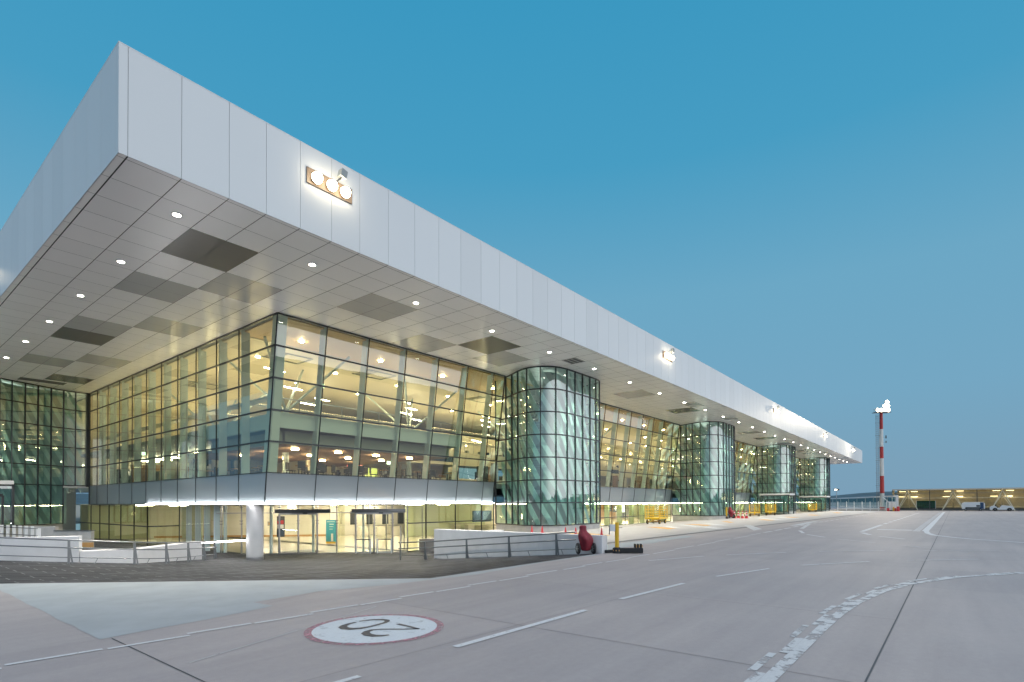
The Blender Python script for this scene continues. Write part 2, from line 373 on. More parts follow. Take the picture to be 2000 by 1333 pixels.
sheet('side_paving', [jag([(20.6, 13.9), (36, 13.75), (60, 13.2), (110, 12.6), (150, 12.6), (150, 22.4), (25.6, 22.4), (25.6, 21.25), (20.6, 21.25)], amp=.03)], 'pave2')
sheet('drain_strip', [strip((20.7, 14.15), (45, 13.75), .45), strip((45, 13.75), (75, 13.0), .5), strip((75, 13.0), (120, 12.6), .5)], 'tar', .008)
sheet('teal_stain', [jag([(21, 12.0), (34, 12.6), (34, 13.4), (21, 13.5)], amp=.1)], 'patch')
js = [strip((2.79, -30), (2.79, 10.31), .018), strip((1, .83), (158, .83), .022)]
sheet('slab_joints', js, 'joint', .006)
sheet('fine_joints', [strip((7.47, .83), (7.47, 9.6), .012), strip((11.9, .83), (11.9, 11.3), .012), strip((2.8, 6.05), (60, 3.9), .008), strip((16.9, .83), (16.9, 9.5), .01), strip((22, .83), (22, 9.5), .012), strip((27.5, .83), (27.5, 12), .012), strip((38, .83), (38, 12), .014), strip((50, -20), (50, 12), .016),
    strip((5.78, 11.3), (7.4, 11.9), .012), strip((2.79, -4.2), (150, -4.2), .015)], 'joint2', .005)
# edge line of the roadway
dash = []
x = -4.3; k = 0
edges = [(-3.2, -1.2), (-1.1, .3), (.35, 1.4), (1.45, 2.5), (2.55, 3.63), (3.65, 4.66), (4.7, 5.8), (5.84, 6.88), (6.92, 7.95), (8.02, 9.0), (9.06, 10.15), (10.24, 11.3), (11.38, 12.6), (12.7, 14.2), (14.5, 15.7), (15.8, 17.0), (17.2, 18.9), (19.1, 20.9), (21.2, 23.4), (23.8, 26.2), (26.6, 29.2), (29.7, 32.4), (33, 36), (36.7, 39.5)]
for i, (a, b) in enumerate(edges):
    o_ = (.05 if i % 2 else -.05); dash.append(strip((a, 9.66 + o_ + max(0, a - 20) * .03), (b, 9.60 + o_ + max(0, b - 20) * .03), .095))
for i in range(30):
    a = 40.5 + i * 3.4; f = 9.66 + min(1.3, (a - 20) * .03); dash.append(strip((a, f), (a + 2.1, f), .22))
sheet('edge_line', dash, 'white_paint', .008)
mid = [strip((3.1, 5.68), (4.05, 5.65), .10), strip((5.74, 5.70), (9.29, 5.64), .13), strip((10.81, 5.68), (13.92, 5.5), .13), strip((15.75, 5.28), (18.6, 4.58), .11),
    strip((20.25, 3.97), (22.91, 2.35), .12), strip((18.57, 8.63), (21.37, 7.64), .11), strip((22.44, 7.1), (25.05, 5.5), .12), strip((26.38, 4.5), (28.38, 2.38), .13),
    strip((24.13, 1.34), (26.07, -.66), .1), strip((40.11, 3.63), (37.84, 2.21), .2), strip((44.13, 4.94), (41.54, 4.21), .3), strip((44.72, 8.88), (41.34, 7.99), .22), strip((39.65, 7.46), (37.18, 6.04), .18)]
sheet('lane_dashes', mid, 'white_paint', .009)
sheet('far_line', [strip((45.6, 5.13), (57.25, 5.17), .3)] + [strip((57.3 + i * 5.2, 5.2), (60.2 + i * 5.2, 5.2), .3) for i in range(14)], 'white_paint', .008)
sheet('bright_bar', [strip((49.85, 4.6), (49.93, 2.44), 1.1)], 'white_paint', .008)
sheet('ghost_lines', [strip((29.4, 1.12), (31, -1.36), .09), strip((32.1, 2.0), (31.1, .8), .09), strip((35.9, 5.3), (33.7, 3.2), .12), strip((32.1, 1.94), (31.6, 1.2), .1), strip((3, 7.9), (7, 9.2), .02), strip((48, 9.4), (60, 11), .3)], 'ghost', .008)
# broad stop line with side ticks, then its curved tail
sheet('far_band', [[(48.9, 1.45), (138, 1.45), (138, 1.85), (48.9, 1.85)]] + [[(48.5 + i * 2.2, 1.93), (49.6 + i * 2.2, 1.93), (49.6 + i * 2.2, 2.35), (48.5 + i * 2.2, 2.35)] for i in range(38)], 'white_paint', .008)
cv = [(49, 1.6), (45.8, 1.41), (43.2, 1.03), (41.3, .12), (39.9, -.68), (38.0, -2.72), (36.8, -5), (36.3, -8)]
sheet('tail_line', [strip(a, b, .3) for a, b in zip(cv, cv[1:])], 'white_paint', .009)
# foreground worn double band curving away to the right
outer = [(2.0, 1.66), (5.0, 1.66), (6.93, 1.65), (8.65, 1.65), (10.4, 1.65), (11.93, 1.62), (13.5, 1.52), (15.59, 1.24), (17.35, .80), (18.6, .30), (19.71, -.17), (21.82, -1.6), (23.6, -3.2), (25, -5)]
def off(poly, dd):
    out = []
    for i, p in enumerate(poly):
        a = Vector(poly[max(0, i - 1)]); b = Vector(poly[min(len(poly) - 1, i + 1)]); d = (b - a).normalized(); out.append((p[0] - d.y * dd, p[1] + d.x * dd))
    return out
o0 = off(outer, .0); o1 = off(outer, .17); o2 = off(outer, .285); o3 = off(outer, .39)
def lerp_on(pl, xx):
    for a, b in zip(pl, pl[1:]):
        if a[0] <= xx <= b[0]:
            t = (xx - a[0]) / (b[0] - a[0]); return (a[0] + t * (b[0] - a[0]), a[1] + t * (b[1] - a[1]))
    return pl[-1]
def seg(pa, pb, x0, x1, n=5):
    xs = [x0 + (x1 - x0) * i / n for i in range(n + 1)]
    return [lerp_on(pa, t) for t in xs] + [lerp_on(pb, t) for t in reversed(xs)]
sheet('worn_band', [seg(o0, o1, 2.1, 24.5, 60)], 'white_worn', .008)
teeth = [(4.1, 5.1), (6.2, 7.2), (8.34, 9.4), (10.55, 11.7), (12.65, 13.7), (14.75, 15.8), (16.85, 17.8), (18.9, 19.9), (21, 22)]
sheet('worn_teeth', [seg(off(outer, .172), o2, a, b) for a, b in teeth] + [seg(off(outer, .287), o3, b, b + 1.03) for a, b in teeth[:-2]], 'white_worn', .0085)
# paving marks beside the building
wm = [[(46.9, 20.6), (47.6, 20.2), (43.9, 17.5), (43.4, 18.0)], [(50.0, 20.4), (50.8, 20.0), (47, 16.7), (46.3, 17.2)], [(47.0, 17.0), (47.8, 16.6), (44.6, 14.2), (43.6, 14.7)], [(54.5, 19.6), (55.3, 19.2), (51, 15.8), (50.3, 16.3)], [(52, 14.9), (53, 14.6), (45.6, 11.7), (42.9, 11.6)], [(75, 20), (77, 19.4), (70, 15), (69, 16)], [(83, 19.8), (85, 19.2), (77, 15), (76, 16)], [(64, 12), (70, 11.8), (55, 10.8), (53, 11.4)]]
sheet('white_crossing', wm, 'ghost', .012)
om = [[(44.0, 20.7), (44.6, 19.9), (43.2, 17.6), (41.5, 17.6)], [(51.8, 20.5), (52.4, 19.5), (50.9, 17.4), (49.2, 17.3)], [(61.9, 20.2), (62.3, 19.6), (59.5, 18), (58, 18)], [(31.2, 20.6), (33.2, 20.6), (31.6, 17.2), (29.6, 17.2)], [(70.5, 18.6), (72, 18.2), (69, 16.2), (67.4, 16.6)], [(84, 19), (86, 18.6), (83, 16.4), (81, 17)], [(100, 18.8), (103, 18.6), (99, 16.6), (96, 17)], [(124, 19), (128, 18.6), (122, 16.6), (118, 17)]]
sheet('orange_marks', om, 'orange_paint', .012)
# painted 20 roundel
cx, cyy = 5.79, 7.62
def ring(r0, r1, n=64, jit=0):
    rr = random.Random(2); out = []
    P = lambda r, i: (cx + r * math.cos(2 * math.pi * i / n), cyy + r * math.sin(2 * math.pi * i / n))
    for i in range(n): out.append([P(r0, i), P(r1, i), P(r1, i + 1), P(r0, i + 1)])
    return out
sheet('speed_roundel_disc', [[(cx + 1.03 * math.cos(2 * math.pi * i / 64), cyy + 1.03 * math.sin(2 * math.pi * i / 64)) for i in range(64)]], 'disc', .008)
sheet('speed_roundel_ring', ring(1.02, 1.14), 'pink', .010)
def stroke(pts, wds):
    out = []
    P = [Vector(p) for p in pts]
    nn = []
    for i in range(len(P)):
        d = (P[min(len(P) - 1, i + 1)] - P[max(0, i - 1)]).normalized(); nn.append(Vector((-d.y, d.x)))
    for i in range(len(P) - 1):
        a, b = wds[i] / 2, wds[i + 1] / 2
        out.append([tuple(P[i] - nn[i] * a), tuple(P[i + 1] - nn[i + 1] * b), tuple(P[i + 1] + nn[i + 1] * b), tuple(P[i] + nn[i] * a)])
    return out
zero = [(5.84, 8.25), (5.69, 8.235), (5.55, 8.18), (5.47, 8.10), (5.44, 7.99), (5.48, 7.87), (5.59, 7.79), (5.77, 7.765), (5.97, 7.785), (6.13, 7.815), (6.23, 7.87), (6.28, 7.95), (6.26, 8.07), (6.17, 8.17), (6.04, 8.24), (5.92, 8.27)]
two = [(5.60, 7.03), (5.50, 7.08), (5.42, 7.17), (5.40, 7.31), (5.44, 7.43), (5.53, 7.51), (5.65, 7.53), (5.76, 7.47), (5.88, 7.33), (6.0, 7.17), (6.19, 6.98)]
two2 = [(6.17, 6.97), (6.195, 7.26), (6.205, 7.56)]
dg = stroke(zero, [.07, .09, .12, .15, .16, .15, .12, .09, .08, .08, .09, .11, .12, .10, .08, .07]) + stroke(two, [.06, .10, .14, .15, .14, .11, .09, .07, .07, .065, .065]) + stroke(two2, [.06, .08, .08])
sheet('speed_roundel_digits', dg, 'digit', .0115)
# hills all round the horizon
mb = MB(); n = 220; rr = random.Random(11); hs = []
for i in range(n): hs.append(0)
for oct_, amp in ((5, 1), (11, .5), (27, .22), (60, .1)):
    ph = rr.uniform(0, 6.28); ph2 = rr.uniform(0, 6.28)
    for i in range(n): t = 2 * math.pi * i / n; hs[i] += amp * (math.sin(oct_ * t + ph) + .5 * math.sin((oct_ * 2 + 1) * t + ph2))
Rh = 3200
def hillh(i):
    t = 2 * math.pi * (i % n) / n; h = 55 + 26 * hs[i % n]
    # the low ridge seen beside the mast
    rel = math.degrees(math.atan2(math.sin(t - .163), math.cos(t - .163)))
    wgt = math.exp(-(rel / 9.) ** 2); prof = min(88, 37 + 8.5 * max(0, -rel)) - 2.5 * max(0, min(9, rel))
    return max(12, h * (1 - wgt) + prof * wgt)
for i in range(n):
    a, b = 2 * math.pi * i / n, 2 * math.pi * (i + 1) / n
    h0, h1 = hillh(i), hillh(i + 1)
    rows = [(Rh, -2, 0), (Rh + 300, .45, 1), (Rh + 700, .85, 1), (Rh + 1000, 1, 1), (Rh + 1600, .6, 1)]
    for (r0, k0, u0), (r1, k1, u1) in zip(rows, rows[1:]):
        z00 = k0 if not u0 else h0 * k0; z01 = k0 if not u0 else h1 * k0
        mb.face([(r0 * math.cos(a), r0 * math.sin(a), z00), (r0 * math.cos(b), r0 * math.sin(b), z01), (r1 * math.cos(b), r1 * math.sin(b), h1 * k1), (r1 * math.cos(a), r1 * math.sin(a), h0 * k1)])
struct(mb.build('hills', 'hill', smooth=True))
# ================================================================== TERMINAL
ZS = 12.45; ZB = 2.13; ZF = 3.85; RP = 1.72
FX, FY, FX1 = 5.25, 19.03, 172.4
term = empty('terminal_building', (15, 28, 0), 'long glass airport terminal with a huge flat white overhanging roof', 'airport terminal')
def part(b, name, m=None, parent=None, label=None, **k):
    o = b.build(name, m, **k)
    p = parent if parent is not None else term
    o.parent = p
    # world-space meshes under moved parents
    o.matrix_parent_inverse = Matrix.Translation(Vector((-15, -28, 0))) if p is term else Matrix.Identity(4)
    if label: o['label'] = label
    return o
# roof: backing box + fascia panels
mb = MB(); mb.box(FX + .03, FY + .03, ZS + .02, FX1 - .03, 112, 15.70); part(mb, 'roof', 'black')
fx = [5.25, 5.49, 6.95, 8.42, 9.71, 11.02, 12.35, 13.67] + [15.14 + 1.5 * i for i in range(105)]
fx = [v for v in fx if v < FX1 - .3] + [FX1]
fy = [19.03, 19.24] + [20.7 + 1.5 * i for i in range(61)]
gp = .007
mb = MB()
for a, b in zip(fx, fx[1:]): mb.box(a + gp, FY, ZS, b - gp if b < FX1 else b, FY + .028, 15.73)
for a, b in zip(fy, fy[1:]): mb.box(FX, a + gp, ZS, FX + .028, b - gp, 15.73)
for a, b in zip(fy, fy[1:]): mb.box(FX1 - .028, a + gp, ZS, FX1, b - gp, 15.73)
mb.box(FX - .004, FY - .004, 15.732, FX1 + .004, FY + .35, 15.76); mb.box(FX - .004, FY + .35, 15.732, FX + .35, 112, 15.76)
part(mb, 'fascia', 'fascia', tone=True)
# soffit panels
V = [(8.42, 11.02, 22.2, 25.2, 1), (11.02, 13.67, 25.2, 28.2, 0), (8.42, 11.02, 28.2, 31.2, 0), (16.64, 19.64, 22.2, 25.2, 0), (25.64, 28.64, 22.2, 25.2, 1), (22.64, 25.64, 25.2, 28.2, 0), (28.64, 31.64, 23.7, 26.7, 0),
     (8.42, 11.02, 40.2, 43.2, 1), (8.42, 11.02, 37.2, 40.2, 0), (11.02, 13.67, 34.2, 37.2, 0), (8.42, 11.02, 49.2, 52.2, 0), (11.02, 13.67, 46.2, 49.2, 0), (11.02, 13.67, 55.2, 58.2, 1),
     (58.64, 61.64, 22.2, 25.2, 1), (55.64, 58.64, 20.7, 22.2, 0), (46.64, 49.64, 22.2, 25.2, 0), (69.14, 70.64, 20.7, 22.2, 0), (93.14, 96.14, 22.2, 25.2, 1), (84.14, 87.14, 22.2, 25.2, 0), (103.64, 106.64, 22.2, 25.2, 0), (120.14, 126.14, 22.2, 25.2, 0), (129.14, 132.14, 20.7, 25.2, 0), (154.64, 160.64, 25.2, 28.2, 0)]
mb = MB(); vents = [MB() for _ in V]
sy_ = fy
def vent_of(xm, ym):
    for i, v in enumerate(V):
        if v[0] < xm < v[1] and v[2] < ym < v[3]: return i
for i, (a, b) in enumerate(zip(fx, fx[1:])):
    g1 = .02 if a == 5.49 else .013; g2 = .02 if b == 5.49 else .013
    for c, d in zip(sy_, sy_[1:]):
        xm, ym = (a + b) / 2, (c + d) / 2
        if xm > 16 and ym > 31.5 and xm < 151: continue
        if xm > 48 and ym > 45: continue
        vi = vent_of(xm, ym); t = mb if vi is None else vents[vi]
        t.face([(a + g1, c + .008, ZS), (a + g1, d - .008, ZS), (b - g2, d - .008, ZS), (b - g2, c + .008, ZS)])
part(mb, 'soffit', 'soffit', tone=True, recalc=False)
for v, b in zip(V, vents):
    if b.f: part(b, 'soffit_vent', 'soffit_dark' if v[4] else 'soffit_mid', recalc=False)
for (x0, x1, y0, y1) in ((33.2, 34.6, 20.9, 22.1), (9.6, 12.6, 58.6, 59.9)):
    mb = MB(); mb.use('soffit_mid').box(x0, y0, ZS - .012, x1, y1, ZS - .003); mb.use('black')
    for i in range(3):
        yy = y0 + (y1 - y0) * (.12 + .3 * i); mb.box(x0 + .05, yy, ZS - .02, x1 - .05, yy + (y1 - y0) * .2, ZS - .0125)
    part(mb, 'louvre')
# downlights
dl = [(7.7, 21.5), (13.0, 21.5), (18.87, 21.5), (24.84, 21.5), (30.85, 21.5), (36.86, 21.5)] + [(43 + 6.12 * i, 21.6) for i in range(21)] + [(7.7, 27.5), (7.7, 33.5), (7.7, 39.6), (7.7, 45.6), (7.7, 51.6), (7.7, 57.6)]
for x, y in dl:
    mb = MB(); mb.use('white').lathe([(.17, ZS - .03), (.19, ZS - .002)], (x, y, 0), k=24); mb.use('down').lathe([(.125, ZS - .034), (.125, ZS - .031)], (x, y, 0), k=24)
    do_ = part(mb, 'downlight')
    dlx = bpy.data.lights.new('downlight_beam', 'SPOT'); dlx.energy = 5200; dlx.color = (1, .93, .80); dlx.spot_size = math.radians(95); dlx.spot_blend = .8; dlx.shadow_soft_size = .12
    dlo = bpy.data.objects.new('downlight_beam', dlx); S.collection.objects.link(dlo); dlo.location = (x, y, ZS - .06); dlo.parent = do_
# ---- facade bays
def RY(z): return 28.35 + (ZS - z) / 10.32 * 1.40
rows = [ZS - RP * i for i in range(6)]            # 12.45 .. 3.85
def bay(e0, e1, nin, fins=True, first=False, last=False):
    """e0/e1: z -> (x,y) edge lines; nin: inward unit vector"""
    P = lambda e, z, o=0: (e(z)[0] + nin[0] * o, e(z)[1] + nin[1] * o, z)
    g = MB()
    for a, b in zip(rows, rows[1:]): g.face([P(e0, a), P(e0, b), P(e1, b), P(e1, a)])
    go = part(g, 'facade_window', 'gfac', recalc=False)
    f = MB()
    f.bar(P(e0, ZS - .01, -.01), P(e0, ZF, -.01), .038, .06, (nin[0], nin[1], 0))
    f.bar(P(e0, ZF, -.02), P(e0, ZB, -.02), .03, .03, (nin[0], nin[1], 0))
    if last: f.bar(P(e1, ZS - .01, -.02), P(e1, ZB, -.02), .055, .10, (nin[0], nin[1], 0))
    for z in rows[:-1]: f.bar(P(e0, z - (.03 if z == ZS else 0), -.01), P(e1, z - (.03 if z == ZS else 0), -.01), .08, .085)
    f.bar(P(e0, ZF, -.015), P(e1, ZF, -.015), .05, .05); f.bar(P(e0, ZB, .0), P(e1, ZB, .0), .06, .06)
    fo = part(f, 'window_frame', 'frame', go)
    s_ = MB(); s_.face([P(e0, ZF - .03, .0), P(e0, ZB + .03, .0), P(e1, ZB + .03, .0), P(e1, ZF - .03, .0)]); part(s_, 'spandrel_panel', 'spandrel', go, recalc=False)
    if fins:
        k = MB(); tn = Vector((e1(5)[0] - e0(5)[0], e1(5)[1] - e0(5)[1], 0)).normalized() * .05
        pts = []
        for z in (ZS - .02, 3.7):
            for o in (.15, .62):
                for sg in (-1, 1): p = Vector(P(e0, z, o)) + tn * sg + tn * (2.5 if first else 0); pts.append(tuple(p))
        n0 = len(k.v); k.v += pts
        for qd in ((0, 1, 3, 2), (4, 6, 7, 5), (0, 4, 5, 1), (2, 3, 7, 6), (0, 2, 6, 4), (1, 5, 7, 3)): k.f.append(tuple(n0 + i for i in qd)); k.m.append(0)
        part(k, 'steel_fin', 'fin', go)
    return go
def redge(x): return lambda z: (x, RY(z))
def ledge(y): return lambda z: (15.1, y)
xs = [15.1, 18.12, 21.08, 24.09, 27.03, 30.03, 33.0, 34.35]
for i, (a, b) in enumerate(zip(xs, xs[1:])): bay(redge(a), redge(b), (0, 1), first=(i == 0), last=(b == 34.35))
ys = [None, 32.8, 35.8, 38.85, 41.87, 44.85, 47.9, 51.0, 54.05, 57.1, 60.1, 62.4]
for i, (a, b) in enumerate(zip(ys, ys[1:])):
    if a is None: bay(lambda z: (15.1, RY(z)), ledge(b), (1, 0), first=True)
    else: bay(ledge(a), ledge(b), (1, 0), last=(b == 62.4))
TD = 36.4
for k in range(3):
    x0 = 41.7 + TD * k; x1 = 34.35 + TD * (k + 1)
    first = 45.0 + TD * k - (0 if k == 0 else .4)
    ed = [x0, first]
    while ed[-1] + 3.01 < x1 - .6: ed.append(ed[-1] + 2.98)
    ed.append(x1)
    for a, b in zip(ed, ed[1:]): bay(redge(a), redge(b), (0, 1), last=(b == x1))
# ground floor glazing
def gwin(p0, p1, zb, zt, ztr, n=1, m='gfac', fr='frame'):
    d = Vector((p1[0] - p0[0], p1[1] - p0[1]))
    g = MB()
    for i in range(n):
        a = Vector(p0) + d * (i / n); b = Vector(p0) + d * ((i + 1) / n)
        g.face([(a.x, a.y, zb), (b.x, b.y, zb), (b.x, b.y, zt), (a.x, a.y, zt)])
    go = part(g, 'ground_floor_window', m, recalc=False); f = MB()
    for i in range(n + 1):
        a = Vector(p0) + d * (i / n); f.bar((a.x, a.y, zb), (a.x, a.y, zt), .05, .07)
    f.bar((*p0, ztr), (*p1, ztr), .07, .08); f.bar((*p0, zb + .04), (*p1, zb + .04), .06, .08)
    part(f, 'window_frame', fr, go); return go
for a, b in ((25.3, 27.03), (27.03, 30.03), (30.03, 33.0), (33.0, 34.5)): gwin((a, 29.75), (b, 29.75), -1.3, ZB - .04, .72)
lg = [47.6, 50.5, 53.66, 56.7, 59.28, 61.9, 68]
for a, b in zip(lg, lg[1:]): gwin((15.1, a), (15.1, b), -1.3, ZB - .04, .43)
gwin((15.1, 47.6), (17.3, 47.6), -1.3, ZB - .04, .43)
for k in range(3):
    x = 41.6 + TD * k
    n = 9 if k < 2 else 9; x1 = 34.6 + TD * (k + 1)
    for i in range(n): gwin((x + (x1 - x) * i / n, 29.75), (x + (x1 - x) * (i + 1) / n, 29.75), -.45, ZB - .04, .49)
# led strips under the spandrel
mb = MB(); mb.box(15.03, 29.62, ZB - .02, 34.4, 29.72, ZB + .022); part(mb, 'led_strip', 'led')
mb = MB(); mb.box(14.97, 29.62, ZB - .02, 15.06, 47.6, ZB + .022); part(mb, 'led_strip', 'led')
for k in range(3):
    mb = MB(); mb.box(41.8 + TD * k, 29.9, ZB - .16, 34.3 + TD * (k + 1), 30.1, ZB - .04); part(mb, 'led_strip', 'led')
# ---- glazed stair towers
def catmull(P, k=4):
    out = []
    for i in range(len(P) - 1):
        p0 = P[max(0, i - 1)]; p1 = P[i]; p2 = P[i + 1]; p3 = P[min(len(P) - 1, i + 2)]
        seg_ = []
        for j in range(k + 1):
            t = j / k
            seg_.append(tuple(.5 * ((2 * b) + (-a + c) * t + (2 * a - 5 * b + 4 * c - d) * t * t + (-a + 3 * b - 3 * c + d) * t ** 3) for a, b, c, d in zip(p0, p1, p2, p3)))
        out.append(seg_)
    return out
trow = [ZS - RP * i for i in range(8)]          # 12.45 .. .41
def tower(P, hang=None, zb=.41, zp=-.6, inner=None, label=None, brace_pan=None):
    """P: outline points at mullions. hang: index from which the panes stop at the fifth row"""
    segs = catmull(P); cxm = sum(p[0] for p in P) / len(P); cym = sum(p[1] for p in P) / len(P)
    if inner: cxm, cym = inner
    root = MB()
    # plinth following the outline
    pl = [p for s_ in segs for p in s_[:-1]] + [segs[-1][-1]]
    if hang is not None: pl = [p for s_ in segs[:hang] for p in s_[:-1]] + [segs[hang - 1][-1]]
    root.use('plinth')
    for a, b in zip(pl, pl[1:]): root.face([(a[0], a[1], zp), (b[0], b[1], zp), (b[0], b[1], zb), (a[0], a[1], zb)])
    tw = part(root, 'stair_tower', None, label=label, recalc=False)
    nrm = []
    for i, s_ in enumerate(segs):
        g = MB(); zs = trow[:6] if (hang is not None and i >= hang) else trow
        for a, b in zip(s_, s_[1:]):
            for z1, z0 in zip(zs, zs[1:]): g.face([(a[0], a[1], z0), (b[0], b[1], z0), (b[0], b[1], z1), (a[0], a[1], z1)])
        go = part(g, 'curved_window', 'gtow', tw, recalc=False)
        me = go.data
        # one smooth normal field along the curve, so the bent glass reflects as bent glass
        allp = [p for s2 in segs for p in s2[:-1]] + [segs[-1][-1]]
        def nm(x, y):
            j = min(range(len(allp)), key=lambda t: (allp[t][0] - x) ** 2 + (allp[t][1] - y) ** 2)
            a = allp[max(0, j - 1)]; b = allp[min(len(allp) - 1, j + 1)]; d = Vector((b[0] - a[0], b[1] - a[1])).normalized()
            n_ = Vector((d.y, -d.x, 0)); c_ = Vector((x - cxm, y - cym, 0))
            return n_ if n_.dot(c_) > 0 else -n_
        me.polygons.foreach_set('use_smooth', [True] * len(me.polygons))
        f0 = me.polygons[0].normal; vn = [nm(v.co.x, v.co.y) for v in me.vertices]
        if f0.dot(vn[0]) < 0: me.flip_normals()
        me.normals_split_custom_set_from_vertices([tuple(v) for v in vn])
    f = MB()
    for i, p in enumerate(P):
        zb_ = trow[5] if (hang is not None and i > hang) else zb
        if hang is not None and i == len(P) - 1: zb_ = trow[5]
        c_ = Vector((p[0] - cxm, p[1] - cym, 0)).normalized() * .03
        f.bar((p[0] + c_.x, p[1] + c_.y, zb_), (p[0] + c_.x, p[1] + c_.y, ZS - .01), .078, .10, c_)
    for i, s_ in enumerate(segs):
        for z in (trow[:6] if (hang is not None and i >= hang) else trow):
            for a, b in zip(s_, s_[1:]): f.bar((*a, z - (.04 if z == ZS else 0)), (*b, z - (.04 if z == ZS else 0)), .10, .085)
    part(f, 'tower_frame', 'frame', tw)
    if hang is not None:
        h = MB()
        for s_ in segs[hang:]:
            for a, b in zip(s_, s_[1:]): h.bar((*a, ZF - .13), (*b, ZF - .13), .22, .16)
        part(h, 'white_ledge', 'white', tw)
    # diagonal bracing just inside the glass
    br = MB()
    def ins(p, o=.45):
        c_ = Vector((cxm - p[0], cym - p[1], 0)).normalized() * o; return (p[0] + c_.x, p[1] + c_.y)
    rng = brace_pan or range(len(P) - 1)
    for i in rng:
        a, b = ins(P[i]), ins(P[i + 1]); a2, b2 = ins(P[i], .62), ins(P[i + 1], .62)
        for j in range(5 if (hang is not None and i >= hang) else 7):
            z1 = trow[j]; z0 = trow[j + 1]
            br.face([(a[0], a[1], z1), (b[0], b[1], z0), (b[0], b[1], z0 - .75), (a[0], a[1], z1 - .75)])
            br.face([(a[0], a[1], z1), (b[0], b[1], z0), (b2[0], b2[1], z0), (a2[0], a2[1], z1)])
    part(br, 'diagonal_bracing', 'brace', tw, recalc=False)
    iw = MB(); iw.use('core')
    for i, s_ in enumerate(segs):
        if i < 5: continue
        for a, b in zip(s_, s_[1:]): a2, b2 = ins(a, 1.5), ins(b, 1.5); iw.face([(a2[0], a2[1], zb), (b2[0], b2[1], zb), (b2[0], b2[1], ZS - .1), (a2[0], a2[1], ZS - .1)])
    for j in range(4):  # unseen fill lights added on the tower axis to brighten the inside
        l = bpy.data.lights.new('tower_fill_light', 'POINT'); l.energy = 90; l.color = (.97, 1, .88); l.shadow_soft_size = 1.2
        lo = bpy.data.objects.new('tower_fill_light', l); S.collection.objects.link(lo); lo.location = (cxm, cym, 1.6 + 3.3 * j); lo.parent = tw
    part(iw, 'inner_screen', None, tw, recalc=False)
    return tw
T1 = [(34.9, 29.8), (34.61, 28.45), (34.2, 27.5), (33.68, 26.5), (33.33, 25.35), (33.58, 24.25), (34.42, 23.42), (35.57, 23.17), (36.68, 23.15), (37.78, 23.15), (38.92, 23.15), (39.91, 23.18), (40.8, 23.35), (41.5, 24.1), (41.75, 25.3), (41.7, 26.5), (41.65, 27.6), (41.6, 28.6), (41.55, 29.8)]
def stairs(ox, tw):
    s_ = MB(); s_.use('gray_in')
    zf = -.4
    for fl in range(7):
        x0, x1 = (36.2 + ox, 39.8 + ox) if fl % 2 == 0 else (39.8 + ox, 36.2 + ox); y = 26.0 if fl % 2 == 0 else 27.4; z0 = zf + fl * RP
        for i in range(10):
            xa = x0 + (x1 - x0) * i / 10; za = z0 + RP * i / 10; s_.box(min(xa, xa + (x1 - x0) / 10), y, za, max(xa, xa + (x1 - x0) / 10), y + 1.1, za + .17)
        s_.bar((x0, y - .02, z0 + 1.0), (x1, y - .02, z0 + RP + 1.0), .05, .05)
        s_.box(min(x1, x1 + (1 if x1 > x0 else -1) * 1.2), 26.0, z0 + RP - .05, max(x1, x1 + (1 if x1 > x0 else -1) * 1.2), 28.5, z0 + RP + .1)
    s_.use('gray_in').box(36.0 + ox, 28.7, -.4, 40.5 + ox, 28.95, ZS - .05)
    part(s_, 'staircase', None, tw)
for k in range(4):
    P = [(x + TD * k + (.3 * k if k > 0 else 0), y) for x, y in T1]
    tw = tower(P, hang=13, inner=(37.6 + TD * k, 26.5), zp=-1.34 if k == 0 else -.5)
    stairs(TD * k, tw)
T0 = [(5.2, 66), (5.0, 63.2), (5.2, 61.4), (5.9, 60.2), (6.9, 59.95), (7.75, 60.05), (8.62, 60.32), (9.42, 60.7), (10.31, 61.1), (11.22, 61.52), (12.19, 62.0), (13.14, 62.4), (14.05, 62.6), (15.0, 62.7)]
tower(T0, hang=11, inner=(9.5, 64), zp=-.9, label='glazed stair tower at the left end')
mb = MB(); mb.box(14.86, 62.45, ZF - .1, 15.16, 62.75, ZS - .01); part(mb, 'corner_post', 'frame')
mb = MB(); mb.box(6.0, 66.0, -.5, 14.9, 66.2, ZS - .05); part(mb, 'tower_back_wall', 'gray_in')
